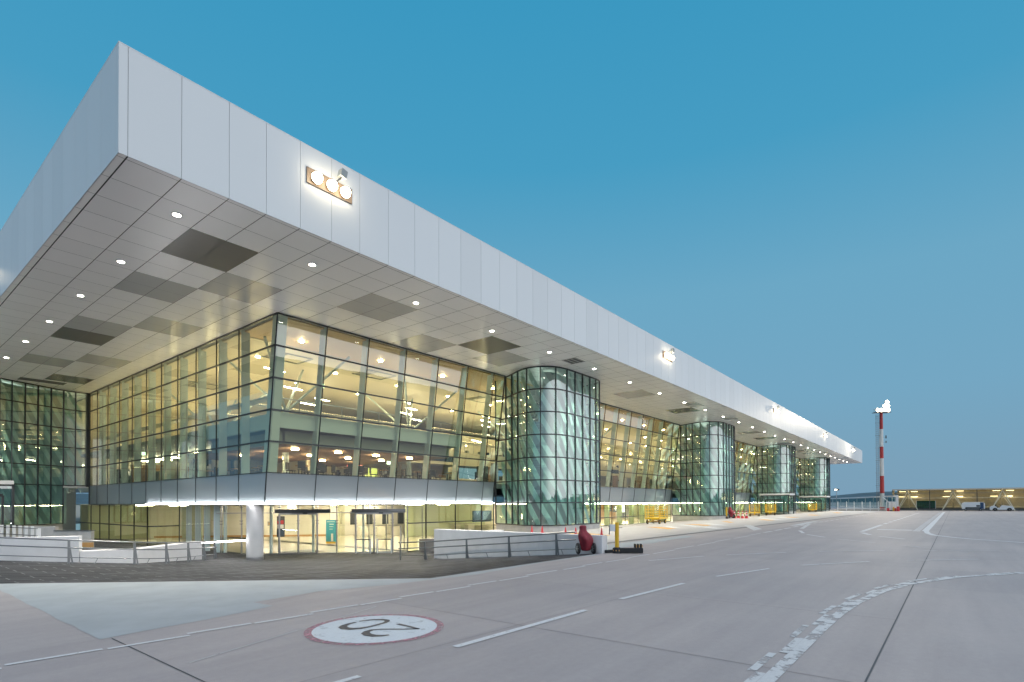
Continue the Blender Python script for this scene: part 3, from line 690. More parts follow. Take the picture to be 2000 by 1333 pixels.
# porches with doors on the towers
def porch(x0, x1, y0, y1, z0, z1, face):
    p = MB(); p.use('white').box(x0 - .25, y0 - .25, z1, x1, y1 + .25, z1 + .28); p.use('frame')
    for x, y in ((x0, y0), (x0, y1), (x1, y0)): p.box(x - .07, y - .07, z0, x + .07, y + .07, z1)
    for z in (z1 - .08, z0 + .02):
        p.bar((x0, y0, z), (x0, y1, z), .12, .12); p.bar((x0, y0, z), (x1, y0, z), .12, .12)
    po = part(p, 'entrance_porch')
    g = MB(); g.face([(x0, y0, z0), (x0, y1, z0), (x0, y1, z1), (x0, y0, z1)]); g.face([(x0, y0, z0), (x1, y0, z0), (x1, y0, z1), (x0, y0, z1)]); part(g, 'porch_glass', 'gtow', po, recalc=False)
    d = MB()
    if face == 'x':
        m_ = (y0 + y1) / 2; w_ = .33 * (y1 - y0)
        for a in (m_ - w_, m_, m_ + w_): d.box(x0 - .1, a - .07, z0, x0 + .02, a + .07, z0 + 2.5)
        d.box(x0 - .1, m_ - w_, z0 + 2.4, x0 + .02, m_ + w_, z0 + 2.62); d.box(x0 - .1, m_ - w_, z0, x0 + .02, m_ + w_, z0 + .12); d.use('frame')
    else:
        m_ = (x0 + x1) / 2; w_ = .33 * (x1 - x0)
        for a in (m_ - w_, m_, m_ + w_): d.box(a - .07, y0 - .1, z0, a + .07, y0 + .02, z0 + 2.5)
        d.box(m_ - w_, y0 - .1, z0 + 2.4, m_ + w_, y0 + .02, z0 + 2.62)
    do = part(d, 'door', 'frame', po)
    return po
porch(104.3, 107.9, 22.4, 26.9, 0, 3.35, 'x')
porch(140.2, 144.4, 22.5, 27.6, 0, 3.2, 'x')
porch(5.4, 9.0, 57.3, 60.2, .35, 3.72, 'y')
# ---- white round column under the corner
def lath(name, prof, c, m, parent=None, **k):
    b = MB(); b.lathe(prof, c, **k)
    return part(b, name, m, parent, smooth=True)
co = lath('round_column', [(.46, -1.0), (.46, ZB - .03)], (15.45, 31.55, 0), 'column', k=40)
lath('steel_collar', [(.475, -1.3), (.475, -.93)], (15.45, 31.55, 0), 'steel', co, k=40)
# ---- entrance: frameless glass wall with fins and sliding doors
E0, E1 = Vector((16.2, 38.6)), Vector((25.3, 29.75)); ed = (E1 - E0); el = ed.length; eu = ed / el; en = Vector((eu.y, -eu.x)) * -1   # en points inwards
def ep(s_, o=0): p = E0 + eu * s_ + en * o; return p
def ew(s0, s1, z0=-1.3, z1=2.05):
    a, b = ep(s0), ep(s1); g = MB(); g.face([(a.x, a.y, z0), (b.x, b.y, z0), (b.x, b.y, z1), (a.x, a.y, z1)]); return g
def s_at(px):  # distance along the entrance wall that shows at photo column px
    dx = (px - 1000) / 1073.345; dd = Vector((F_.x + R_.x * dx, F_.y + R_.y * dx))
    A = E0; den = eu.x * dd.y - eu.y * dd.x; return -(A.x * dd.y - A.y * dd.x) / den
fin_px = [383, 398, 415, 433, 449, 472, 546, 577, 620, 642, 658, 676, 695, 712, 731, 744, 766, 776, 803, 810, 838]
fs = [max(0, min(el, s_at(v))) for v in (398, 433, 472, 510, 546, 583, 620, 658, 695, 731, 766, 803, 838)]
for a, b in zip([0] + fs[:-1], fs):
    if b - a < .2: continue
    go = part(ew(a, b), 'entrance_glass', 'glow', recalc=False)
    p = ep(b); f = MB(); f.use('steel').bar((p.x, p.y, -1.3), (p.x, p.y, 2.06), .06, .12, (en.x, en.y, 0))
    for z in (1.85, .95, .75):
        for o in (-1, 1):
            qn = p + eu * (.11 * o); f.use('darksteel').bar((p.x - en.x * .05, p.y - en.y * .05, z), (qn.x - en.x * .06, qn.y - en.y * .06, z + .03), .03, .03)
    f.use('steel'); a_, b_ = ep(a), ep(b); f.bar((a_.x, a_.y, -1.27), (b_.x, b_.y, -1.27), .05, .05)
    part(f, 'glass_support', None, go)
for a, b in ((0.2, 2.0), (2.0, 4.4), (4.4, 6.6), (6.6, 8.8)):   # second row of tall fins behind, towards the left
    p = Vector((17.3, 47.6)).lerp(E0, a / 9.0); pq = Vector((17.3, 47.6)).lerp(E0, b / 9.0)
    g = MB(); g.face([(p.x, p.y, -1.3), (pq.x, pq.y, -1.3), (pq.x, pq.y, 2.05), (p.x, p.y, 2.05)]); go = part(g, 'entrance_glass', 'glow', recalc=False)
    f = MB(); f.use('fin').box(pq.x, pq.y - .04, -1.3, pq.x + .38, pq.y + .04, 2.05); part(f, 'glass_support', None, go)
for i, s_ in enumerate((.4, 1.9, 3.4, 6.2, 9.6)):
    p = ep(s_, .7); f = MB(); f.bar((p.x, p.y, -1.3), (p.x, p.y, 2.05), .10, .34, (en.x, en.y, 0)); part(f, 'inner_fin', 'fin')
for px in (598, 645, 712, 748, 785, 822):
    p = ep(s_at(px), 2.2); f = MB(); f.use('steel').bar((p.x, p.y, -1.3), (p.x, p.y, 2.06), .05, .10, (en.x, en.y, 0)); part(f, 'inner_support')
for px in (660, 808):
    a_, b_ = ep(s_at(px)), ep(s_at(px), 2.6); g = MB(); g.face([(a_.x, a_.y, -1.3), (b_.x, b_.y, -1.3), (b_.x, b_.y, 2.05), (a_.x, a_.y, 2.05)]); part(g, 'entrance_glass', 'gfac', recalc=False)
def door_unit(s0, s1):
    a, b = ep(s0, -.06), ep(s1, -.06); d = MB(); d.use('steel')
    for t in (0, .5, 1): p = a.lerp(b, t); d.bar((p.x, p.y, -1.29), (p.x, p.y, 1.45), .08, .08)
    d.bar((a.x, a.y, 1.42), (b.x, b.y, 1.42), .10, .10); d.bar((a.x, a.y, -1.24), (b.x, b.y, -1.24), .06, .08)
    do = part(d, 'sliding_door')
    h = MB(); a2, b2 = ep(s0 - .25, -.16), ep(s1 + .9, -.16); h.use('darksteel').bar((a2.x, a2.y, 1.62), (b2.x, b2.y, 1.62), .16, .24)
    m_ = (a2 + b2) / 2; h.bar((m_.x, m_.y, 1.46), (m_.x + eu.x * .3, m_.y + eu.y * .3, 1.46), .08, .08); part(h, 'door_operator', None, do)
    g = MB(); g.face([(a.x, a.y, -1.2), (b.x, b.y, -1.2), (b.x, b.y, 1.38), (a.x, a.y, 1.38)]); part(g, 'door_glass', 'glow', do, recalc=False)
door_unit(s_at(546), s_at(620)); door_unit(s_at(695), s_at(767))
mb = MB(); p0, p1 = ep(.1, -.03), ep(el - .1, -.03); mb.bar((p0.x, p0.y, 1.5), (p1.x, p1.y, 1.5), .04, .06); mb.bar((p0.x, p0.y, 2.04), (p1.x, p1.y, 2.04), .06, .06); part(mb, 'transom_rail', 'steel')
# ------------------------------------------------------------------ inside
def lamp(x, y, z, w_, col=(1, .74, .42), r=.5):
    l = bpy.data.lights.new('hall_fill_light', 'POINT'); l.energy = w_; l.color = col; l.shadow_soft_size = r
    o = bpy.data.objects.new('hall_fill_light', l); S.collection.objects.link(o); o.location = (x, y, z); o.parent = term; o.matrix_parent_inverse = Matrix.Translation(Vector((-15, -28, 0)))
for x, y, z, e in ((22, 53, 8, 170), (22, 61, 8, 170), (28, 56, 8, 200), (21, 66, 6, 120), (40, 46, 5.6, 260), (52, 46, 5.6, 260), (66, 46, 5.6, 260), (80, 46, 5.6, 260), (54, 37, 1.0, 230), (64, 38, 1.0, 230), (74, 38, 1.0, 230), (84, 38, 1.0, 200), (96, 38, 1.0, 200), (120, 38, 1.0, 200), (31, 36, .8, 120)):  # unseen fill lights added to brighten the halls
    l = bpy.data.lights.new('hall_fill_light', 'POINT'); l.energy = e; l.color = (1, .82, .5); l.shadow_soft_size = .3
    lo = bpy.data.objects.new('hall_fill_light', l); S.collection.objects.link(lo); lo.location = (x, y, z)
# warm uplight strips made up to brighten the hall ceiling
def fill_strip(x0, y0, x1, y1, z=9.1, wd=.5, m='fill_uplight'):
    b = MB(); b.use('white').bar((x0, y0, z - .06), (x1, y1, z - .06), wd + .08, .1); b.use(m)
    d = Vector((x1 - x0, y1 - y0, 0)).normalized(); n_ = Vector((-d.y, d.x, 0)) * wd / 2
    b.face([(x0 - n_.x, y0 - n_.y, z), (x1 - n_.x, y1 - n_.y, z), (x1 + n_.x, y1 + n_.y, z), (x0 + n_.x, y0 + n_.y, z)]); part(b, 'ceiling_fill_strip', recalc=False)
fill_strip(18, 38, 33, 38); fill_strip(18, 44, 33, 44); fill_strip(17.3, 33, 17.3, 67, 8.8, .6, 'fill_uplight_soft'); fill_strip(24, 46, 24, 66); fill_strip(18, 64, 32, 64, 8.0)
for k in range(3): fill_strip(35 + 38 * k, 37.5, 71 + 38 * k, 37.5); fill_strip(35 + 38 * k, 43.5, 71 + 38 * k, 43.5)
def ibox(name, m, *bx, **k):
    b = MB()
    for x in bx: b.box(*x)
    return part(b, name, m, **k)
ibox('hall_floor', 'floor_in', (25.4, 29.8, -1.4, 34.9, 70, -1.3), (46, 29.85, -1.4, 158, 50, -.45), (34.9, 29.85, -1.4, 46, 52, -1.3))
mb = MB(); mb.prism([(16.4, 38.6), (25.3, 29.9), (25.3, 70), (15.2, 70), (15.2, 47.7), (17.3, 47.5)], -1.34, -1.29); part(mb, 'hall_floor', 'floor_in')
ibox('entrance_mat', 'tar', (19.9, 35.2, -1.285, 22.3, 37.4, -1.275))
ibox('hall_ceiling', 'cream', (15.25, 29.95, 2.06, 157, 70, 2.16))
ibox('upper_floor_slab', 'gray_in', (15.3, 29.9, 3.35, 157, 70, 3.72))
ibox('hall_wall', 'cream', (34.0, 52.0, -1.3, 34.3, 52.3, 2.06), (15.3, 66, -1.3, 60, 66.3, 2.06), (44, 44.0, -.45, 157, 44.3, 2.06))
mb = MB(); mb.bar((20.5, 63.8, .38), (33.2, 51.6, .38), .3, 3.36); mb.bar((33.2, 51.6, .38), (36.5, 51.4, .38), .3, 3.36); mb.bar((36.5, 51.4, .38), (50.5, 45.5, .38), .3, 3.36); part(mb, 'hall_wall', 'cream')
mb = MB(); mb.use('wood').bar((20.7, 63.35, -1.2), (33.1, 51.4, -1.2), .05, .18); part(mb, 'skirting')
# check-in style counters and monitors at the back of the arrivals hall
cn = MB()
for i in range(8):
    x = 34.3 + i * 1.5; y = 47.6 - i * .75
    cn.use('cream').box(x, y, -1.3, x + 1.0, y + .6, -.3); cn.use('dark_in').box(x + .1, y + 1.9, -.1, x + .85, y + 2.0, 1.3); cn.use('steel').box(x - .4, y + .2, -.22, x + 1.4, y + .3, -.17)
part(cn, 'baggage_counters')
def quadsign(name, m, px0, px1, zlo, zhi, dist, stripes=None, label=None):
    """upright flat sign standing inside the hall, facing the entrance"""
    def pos(px): dx = (px - 1000) / 1073.345; v = Vector((F_.x + R_.x * dx, F_.y + R_.y * dx)); return v * (dist / (v.x * F_.x + v.y * F_.y))
    a, b = pos(px0), pos(px1); s_ = MB(); s_.use(m).bar((a.x, a.y, (zlo + zhi) / 2), (b.x, b.y, (zlo + zhi) / 2), .08, zhi - zlo)
    if stripes:
        nf = Vector((-(b - a).y, (b - a).x)).normalized() * -1
        if nf.x * F_.x + nf.y * F_.y > 0: nf = -nf
        for mm, u0, u1, v0, v1 in stripes:
            p = a.lerp(b, u0) + nf * .045; r = a.lerp(b, u1) + nf * .045
            s_.use(mm).face([(p.x, p.y, zlo + (zhi - zlo) * v0), (r.x, r.y, zlo + (zhi - zlo) * v0), (r.x, r.y, zlo + (zhi - zlo) * v1), (p.x, p.y, zlo + (zhi - zlo) * v1)])
    o = s_.build(name); tag(o, label, 'sign'); return o
quadsign('advertising_banner', 'teal', 637, 656, -1.25, .75, 46.5, [('cream', .1, .9, .91, .93), ('cream', .35, .8, .80, .83), ('cream', .35, .75, .70, .72), ('cream', .35, .7, .6, .62), ('cream', .52, .74, 0.1, .42), ('yellow', 0, 1, 0, .08)], label='tall teal banner stand with yellow foot inside the entrance hall')
quadsign('wall_poster', 'dark_in', 541, 556, -1.0, .95, 52, [('cone', .1, .9, .62, .8), ('white', .1, .9, .4, .6), ('glassblue', .1, .9, .05, .35)], label='tall dark poster with red and white fields on cream hall wall')
quadsign('notice_board', 'gray_in', 523, 532, .05, .45, 52, [('wood', .2, .8, .2, .8)], label='small framed notice on the cream wall right of the round column')
# ceiling lamps below in the hall, as long light tubes
hall = []
for i in range(4):
    for j in range(5): hall.append((24 + i * 3.6 + j * .8, 36 + j * 4.5))
for i in range(18): hall.append((44 + i * 6.2, 33.5)); hall.append((44 + i * 6.2, 39))
hall += [(18.5, 51), (18.5, 59)]
for x, y in hall:
    mb = MB(); mb.box(x - .7, y - .11, 2.0, x + .7, y + .11, 2.055); part(mb, 'hall_lamp', 'lamp_hall')
ibox('green_partition', 'lime', (22.6, 57, -1.3, 22.8, 66, 2.0)); ibox('green_partition', 'lime', (15.4, 64, -1.3, 22.6, 64.2, 2.0))
# things seen through the ground floor of the baggage hall
hb = MB()
for x, y in ((20, 36), (27, 35.5), (20, 50), (40, 36), (47, 37), (78, 36), (85, 37)):
    for i in range(3): hb.bar((x - 1.3 + i * .35, y - 1, ZS - .2), (x - 1.3 + i * .35, y + 1, ZS - .2), .06, .05)
    hb.bar((x - 1.5, y - 1, ZS - .2), (x + 1.2, y - 1, ZS - .2), .08, .06); hb.bar((x - 1.5, y + 1, ZS - .2), (x + 1.2, y + 1, ZS - .2), .08, .06); hb.bar((x + 1.2, y - 1, ZS - .2), (x + 1.2, y + 1, ZS - .2), .08, .06)
part(hb, 'ceiling_hatches', 'gray_in')
def xat(px, Y): v = F_ + R_ * ((px - 1000) / 1073.345); return Y * v.x / v.y
ibox('wood_panel', 'wood', (xat(1166, 43.5), 43.5, -.45, xat(1202, 43.5), 43.9, 2.0)); ibox('blue_panel', 'glassblue', (xat(1181, 43.3), 43.3, .7, xat(1195, 43.3), 43.45, 1.8))
ibox('dark_doorway', 'gray_in', (xat(1219, 43.4), 43.4, -.45, xat(1232, 43.4), 43.9, 1.6)); ibox('lime_wall', 'lime', (xat(1234, 43.6), 43.6, -.45, xat(1300, 43.6), 43.9, 2.0))
ibox('lime_wall', 'lime', (37.0, 43.6, -1.3, 49, 43.9, 2.0)); ibox('blue_panel', 'glassblue', (xat(925, 40), 40, .1, xat(960, 40), 40.2, 1.3))
for i in range(36):
    x = 43.2 + i * 3.0
    if (x - 34.5) % TD < 7.6: continue
    ibox('olive_pillar', 'olive', (x, 30.5, -.45, x + .3, 31.0, 2.05))
def digit3d(txt, loc, rz, size, m, parent):
    cu = bpy.data.curves.new('numeral', 'FONT'); cu.body = txt; cu.size = size; cu.extrude = .01; cu.align_x = 'CENTER'; cu.align_y = 'CENTER'
    o = bpy.data.objects.new('tmp', cu); S.collection.objects.link(o); dg_ = bpy.context.evaluated_depsgraph_get(); dg_.update()
    me = bpy.data.meshes.new_from_object(o.evaluated_get(dg_)); bpy.data.objects.remove(o)
    me.materials.clear(); me.materials.append(M[m]); n_ = bpy.data.objects.new('numeral', me); S.collection.objects.link(n_)
    n_.parent = parent; n_.matrix_basis = Matrix.Translation(Vector(loc)) @ Matrix.Rotation(rz, 4, 'Z') @ Matrix.Rotation(math.pi / 2, 4, 'X'); return n_
for txt, x, nb in (('4', xat(1201, 34.2), 'just right of the first tower'), ('3', xat(1284, 34.2), 'behind the nearest yellow dolly')):
    s_ = MB(); s_.use('dark_in').box(-.55, -.05, -.45, .55, .05, .45); s_.use('screen').box(.62, -.05, -.5, 2.6, .05, .5)
    o = s_.build('belt_sign'); tag(o, 'hanging sign with white number %s and pale screen, %s' % (txt, nb), 'sign'); o.location = (x, 34.2, 1.35)
    digit3d(txt, (0, -.07, 0), 0, .95, 'screen', o)
# upper hall
ibox('upper_ceiling', 'ceil2', (15.4, 33.4, ZS - .16, 157, 70, ZS - .06))
mb = MB()
for i in range(1): mb.box(15.4, 28.6, ZS - .12, 157, 33.4, ZS - .04)
part(mb, 'upper_ceiling', 'tan')
ibox('back_wall', 'cream', (15.4, 69.6, 3.72, 70, 69.9, ZS - .1), (60, 49.6, 3.72, 157, 49.9, ZS - .1))
# restaurant box in the corner: pale edge band, brown slatted ceiling
ibox('mezzanine_edge', 'fin', (15.75, 29.55, 6.42, 30.6, 29.75, 7.28), (15.75, 29.75, 6.42, 15.95, 39.5, 7.28), (30.4, 29.75, 6.42, 30.6, 40, 7.28))
ibox('mezzanine_slab', 'gray_in', (15.95, 29.75, 6.9, 30.4, 46, 7.2), (30.4, 44, 6.9, 157, 49.6, 7.2), (15.95, 46, 6.9, 30.4, 69, 7.2))
ibox('mezzanine_inner_band', 'gray_in', (15.95, 30.6, 5.65, 30.2, 30.75, 6.4), (16.6, 30.6, 5.65, 16.75, 40, 6.4))
mb = MB()
for i in range(70): y = 30.7 + i * .22; mb.box(16.7, y, 5.62, 30.2, y + .12, 5.80)
part(mb, 'slatted_ceiling', 'slat')
ibox('restaurant_ceiling', 'dark_in', (16.7, 30.7, 5.82, 30.2, 46, 5.86))
ibox('restaurant_back_wall', 'cream', (19.0, 45.8, 3.72, 30.2, 46.0, 6.9), (24, 40.5, 3.72, 24.3, 45.8, 6.9))
ibox('counter', 'cream', (30.6, 43.4, 3.72, 60, 43.6, 4.9), (60, 43.4, 3.72, 150, 43.6, 4.8)); ibox('gallery_front', 'cream', (30.4, 43.7, 6.4, 157, 43.95, 7.9))
ibox('gallery_shop', 'cream', (30.4, 47.5, 7.2, 157, 47.8, 10.6))
sh = MB()
rr = random.Random(4)
for i in range(150):
    x = 31 + i * .8 + rr.uniform(0, .3); h = rr.uniform(.4, 1.7); sh.use(rr.choice(['dark_in', 'wood', 'slat', 'gray_in', 'white', 'glassblue'])).box(x, 47.0, 7.25, x + rr.uniform(.1, .5), 47.4, 7.25 + h)
    if i % 2: sh.use(rr.choice(['dark_in', 'gray_in', 'slat', 'cream', 'glassblue'])).box(x, 48.4, 3.75, x + rr.uniform(.3, 1.2), 48.6, 3.75 + rr.uniform(.8, 2.6))
part(sh, 'shop_shelves')
ibox('gallery_screen', 'yscreen', (30.0, 41.0, 4.1, 31.3, 41.1, 5.3)); ibox('red_sign', 'redsign', (29.2, 42.5, 5.45, 30.8, 42.6, 5.7)); ibox('red_sign', 'redsign', (66, 40.5, 5.9, 68, 40.6, 6.25))
for p in ((20.5, 33, 9.9), (28.5, 36, 5.3), (24, 58, 6.6), (17, 55, 6.4)): ibox('exit_sign', 'exit', (p[0], p[1], p[2], p[0] + .35, p[1] + .05, p[2] + .28))
# lamps of the upper hall
for i in range(23):
    for j in range(3):
        x = 18.5 + i * 6.1; y = 31.8 + j * 5.6
        mb = MB(); mb.lathe([(.14, ZS - .20), (.14, ZS - .165)], (x, y, 0), k=14); part(mb, 'ceiling_lamp', 'lamp_in')
for i in range(16):
    for j in range(2):
        x = 33 + i * 7.4 + j * 2; y = 44.5 + j * 3; mb = MB(); mb.bar((x, y, 9.6 - j * .3), (x + 2.6, y + .9, 9.6 - j * .3), .12, .06); part(mb, 'gallery_tube', 'tube')
for i in range(4):
    for j in range(3):
        x = 18.3 + i * 3.1; y = 32.2 + j * 3.4
        mb = MB(); mb.box(x - .2, y - .07, 5.50, x + .2, y + .07, 5.58); part(mb, 'ceiling_lamp', 'lamp_in')
for j in range(6):
    mb = MB(); mb.box(20, 48 + j * 3.6, 6.6, 22, 48.2 + j * 3.6, 6.7); part(mb, 'gallery_tube', 'tube')
for i in range(14):
    x = 17.5 + i * 2.6; y = 34.5 + (i % 4) * 2.3
    mb = MB(); mb.bar((x, y, 10.9 - (i % 3) * .5), (x + 1.5, y + .25, 10.9 - (i % 3) * .5), .10, .05); part(mb, 'gallery_tube', 'tube')
kb = MB(); rk = random.Random(12)
for i in range(70):
    x = 31.5 + i * 1.75; y = rk.uniform(34, 42); h = rk.uniform(.8, 2.4); kb.use(rk.choice(['cream', 'gray_in', 'dark_in', 'white', 'slat', 'steel'])).box(x, y, 3.72, x + rk.uniform(.3, 1.1), y + rk.uniform(.3, .8), 3.72 + h)
for i in range(30):
    y = 42 + i * .85; kb.use(rk.choice(['cream', 'gray_in', 'dark_in', 'white', 'wood', 'steel'])).box(16.6 + rk.uniform(0, 4), y, 3.72, 17.2 + rk.uniform(0, 4.5), y + .5, 3.72 + rk.uniform(.8, 2.2))
part(kb, 'hall_kiosks')
bl = MB(); bl.use('steel').box(30.4, 43.6, 8.85, 157, 43.66, 8.92)
for i in range(84): bl.box(30.5 + i * 1.5, 43.6, 7.9, 30.54 + i * 1.5, 43.64, 8.88)
bl.box(16.0, 30.2, 8.2, 30.4, 30.25, 8.26); bl.box(16.0, 30.2, 7.28, 30.4, 30.22, 7.4)
for i in range(11): bl.box(16.0 + i * 1.44, 30.2, 7.28, 16.04 + i * 1.44, 30.24, 8.2)
part(bl, 'balustrade')
for x, y, z, w_ in ((33, 36, 5.9, 2.2), (37, 38, 6.1, 1.8), (47, 36, 6.0, 2.4), (58, 38, 6.0, 2.0), (66, 36, 6.1, 2.2), (84, 36, 6.0, 2.4), (94, 37, 6.1, 2)):
    sg = MB(); sg.use('glassblue').box(x, y, z, x + w_, y + .12, z + .5); sg.use('steel').box(x + .1, y + .04, z + .5, x + .14, y + .08, 7.3).box(x + w_ - .14, y + .04, z + .5, x + w_ - .1, y + .08, 7.3); part(sg, 'hanging_sign_board')
# branching steel trees that carry the roof
for x, y in ((19.5, 35.5), (32.5, 38), (22, 52), (48, 38), (62, 38), (86, 38), (100, 38), (122, 38), (136, 38)):
    t = MB(); t.tube((x, y, 3.72), (x, y, 8.6), .2, 14)
    for dx, dy in ((-3, -3), (3, -3), (3, 3), (-3, 3)): t.tube((x, y, 8.4), (x + dx, y + dy, ZS - .2), .09, 10)
    part(t, 'roof_strut', 'fin', smooth=True)
# ---- floodlights on the fascia
for k, x in enumerate((12.26, 44.9, 81.2, 117.7, 154.5)):
    f = MB(); f.use('bronze').box(x - 1.0, FY - .05, 14.3, x + 1.0, FY - .005, 14.9)
    fo = part(f, 'floodlight_bank', label=('triple floodlight plate nearest the roof corner' if k == 0 else None))
    for dx in (-.65, 0, .6):
        l = MB(); l.use('darksteel').lathe([(.12, FY - .05), (.2, FY - .14)], (x + dx, 0, 14.56), 'y', 16); l.use('flood').lathe([(.21, FY - .142), (.20, FY - .24), (.15, FY - .33), (.06, FY - .38)], (x + dx, 0, 14.56), 'y', 16)
        part(l, 'floodlight', None, fo)
    c_ = MB(); c_.use('gray_in').bar((x + .35, FY - .30, 14.98), (x + .42, FY - .30, 15.28), .26, .26); c_.use('darksteel').bar((x + .2, FY - .2, 14.8), (x + .34, FY - .3, 15.0), .05, .05); part(c_, 'camera_box', None, fo)
for k, y in enumerate((40.5, 76)):
    f = MB(); f.use('steel').box(FX - .05, y - 1, 14.3, FX - .005, y + 1, 14.9); fo = part(f, 'floodlight_bank')
    l = MB(); l.use('flood').box(FX - .3, y - .8, 14.4, FX - .06, y + .8, 14.7); part(l, 'floodlight', None, fo)
# ================================================================== THINGS
def T(b, name, label, cat, m=None, group=None, **k):
    return tag(b.build(name, m, **k), label, cat, group)
def child(b, name, parent, m=None, **k): return b.build(name, m, parent, **k)
# retaining walls
def wall(pts, zt, th, zb=-1.35, side=1, m='wallc', grooves=True):
    b = MB(); P = [Vector(p) for p in pts]
    for i, (a, c) in enumerate(zip(P, P[1:])):
        d = (c - a).normalized(); n_ = Vector((-d.y, d.x)) * side * th; zta = zt[i] if isinstance(zt, (list, tuple)) else zt; ztb = zt[i + 1] if isinstance(zt, (list, tuple)) else zt
        v = [(a.x, a.y, zb), (c.x, c.y, zb), (c.x + n_.x, c.y + n_.y, zb), (a.x + n_.x, a.y + n_.y, zb), (a.x, a.y, zta), (c.x, c.y, ztb), (c.x + n_.x, c.y + n_.y, ztb), (a.x + n_.x, a.y + n_.y, zta)]
        k = len(b.v); b.v += v
        for qd in ((0, 3, 2, 1), (4, 5, 6, 7), (0, 1, 5, 4), (1, 2, 6, 5), (2, 3, 7, 6), (3, 0, 4, 7)): b.f.append(tuple(k + i_ for i_ in qd)); b.m.append(0)
    return b
b = wall([(20.1, 11.4), (20.1, 21.5)], .74, .43, side=-1); b.box(20.53, 21.1, -1.3, 25.4, 21.5, .5); b.box(20.09, 14.7, -.9, 20.098, 14.712, .7); b.box(20.09, 18.1, -.9, 20.098, 18.112, .7)
T(b, 'retaining_wall', 'long pale concrete wall behind the right handrail, ending in a white face', 'wall', 'wallc', bevel=.01)
b = wall([(-4, 34.7), (4.3, 30.0), (6.6, 28.7)], .78, .35, side=1); T(b, 'retaining_wall', 'tall white concrete wall behind the left handrail', 'wall', 'wallc', bevel=.01)
b = wall([(6.62, 28.68), (8.5, 27.95), (12.4, 31.1)], .15, .55, side=1); T(b, 'retaining_wall', 'low white wall with a bend, just left of the round column', 'wall', 'wallc', bevel=.01)
b = MB(); b.use('plinth').bar((9.3, 45.6, -.45), (10.8, 43.9, -.45), .3, 1.7).bar((8.0, 47.2, -.15), (9.3, 45.6, -.15), .3, 1.7); b.use('darksteel').bar((9.25, 45.66, .42), (10.85, 43.84, .42), .36, .05); b.use('wood').bar((10.2, 44.45, -.6), (10.75, 43.83, -.6), .31, .5)
T(b, 'ramp_wall', 'beige ramp wall with black top edge behind the left white wall', 'wall')
# inner light line on the low wall
T(MB().use('led').box(12.6, 31.6, .0, 15.0, 31.66, .06), 'light_bar', 'short glowing light bar at the end of the left handrail', 'light bar')
# handrails
def rail(name, pts, posts, label, stubs=(), hr=.95, mid=.64, low=.25, end=None):
    root = empty(name, (pts[0][0], pts[0][1], hf(*pts[0][:2])), label, 'handrail')
    off_ = Matrix.Translation(Vector(root.location)).inverted()
    def ch(b, nm, m='rail', **k): o = b.build(nm, m, root, **k); o.matrix_parent_inverse = off_; return o
    for h, r, nm in ((hr, .032, 'top_rail'), (mid, .028, 'middle_rail'), (low, .02, 'bottom_rail')):
        b = MB(); b.path([(x, y, hf(x, y) + h) for x, y in pts], r, 10); ch(b, nm, smooth=True)
    for x, y, dx, dy in posts:
        z = hf(x, y); b = MB(); b.bar((x, y, z), (x, y, z + hr - .02), .05, .08, (dx, dy, 0)); b.bar((x + dx * .12, y + dy * .12, z), (x, y, z + hr - .1), .045, .05, (dx, dy, 0)); ch(b, 'post')
    for x, y, dx, dy in stubs:
        z = hf(x, y); b = MB(); b.bar((x + dx * .12, y + dy * .12, z), (x, y, z + low), .022, .022); ch(b, 'strut')
    return root
rx = 19.75
ry = [22.3, 18.8, 16.1, 13.45]
rail('handrail', [(18.95, 23.0), (rx - .05, 21.2), (rx, 18.8), (rx, 16.1), (rx, 12.45)], [(rx, 18.8, 0, -1), (rx, 16.1, 0, -1), (rx, 13.45, 0, -1), (19.55, 21.6, 0, -1)], 'three bar grey handrail in front of the right pale wall', stubs=[(rx, 20.2, 0, -1), (rx, 17.5, 0, -1), (rx, 15.0, 0, -1), (rx, 13.2, 0, -1)])
rail('handrail', [(18.7, 22.6), (19.6, 23.6), (20.6, 24.8), (21.6, 26.0)], [(18.9 + i * .5, 22.8 + i * .6, .6, .7) for i in range(6)], 'short grey handrail with close posts beside the end of the right wall')
rail('handrail', [(-3, 33.3), (4.1, 29.2), (6.1, 28.0), (8.2, 27.35), (9.5, 27.6), (10.9, 28.9), (12.2, 30.4), (13.4, 31.7)], [(1.0, 31.0, 1, 0), (6.1, 28.0, 1, 0), (8.2, 27.35, 1, 0), (9.5, 27.6, 1, 0), (10.9, 28.9, 1, 0), (12.2, 30.4, 1, 0), (13.2, 31.5, 1, 0)], 'long bent grey handrail in front of the left white wall', stubs=[(4.2, 29.1, -1, 0), (7.0, 27.7, -1, 0), (8.8, 27.45, -1, 0), (10.2, 28.2, -1, 0), (11.5, 29.6, -1, 0)])
# white slat barrier at the far left
b = MB()
r0 = empty('slat_barrier', (6, 40, -.2), 'white upright slat barrier with two grey rails at the far left', 'barrier'); m0 = Matrix.Translation((-6, -40, .2))
for i in range(-5, 7):
    x = 5.9 + i * .21; y = 40.5 - i * .26; wd = .07 if i < 6 else .1; o = MB().box(x - wd, y - .03, -.25, x + wd, y + .03, (1.02 if i < 6 else .92) - .015 * i).build('slat', 'white', r0); o.matrix_parent_inverse = m0
for z in (.93, .55): o = MB().tube((4.8, 41.8, z + .09), (7.1, 38.9, z - .12), .02, 8).build('rail', 'darksteel', r0); o.matrix_parent_inverse = m0
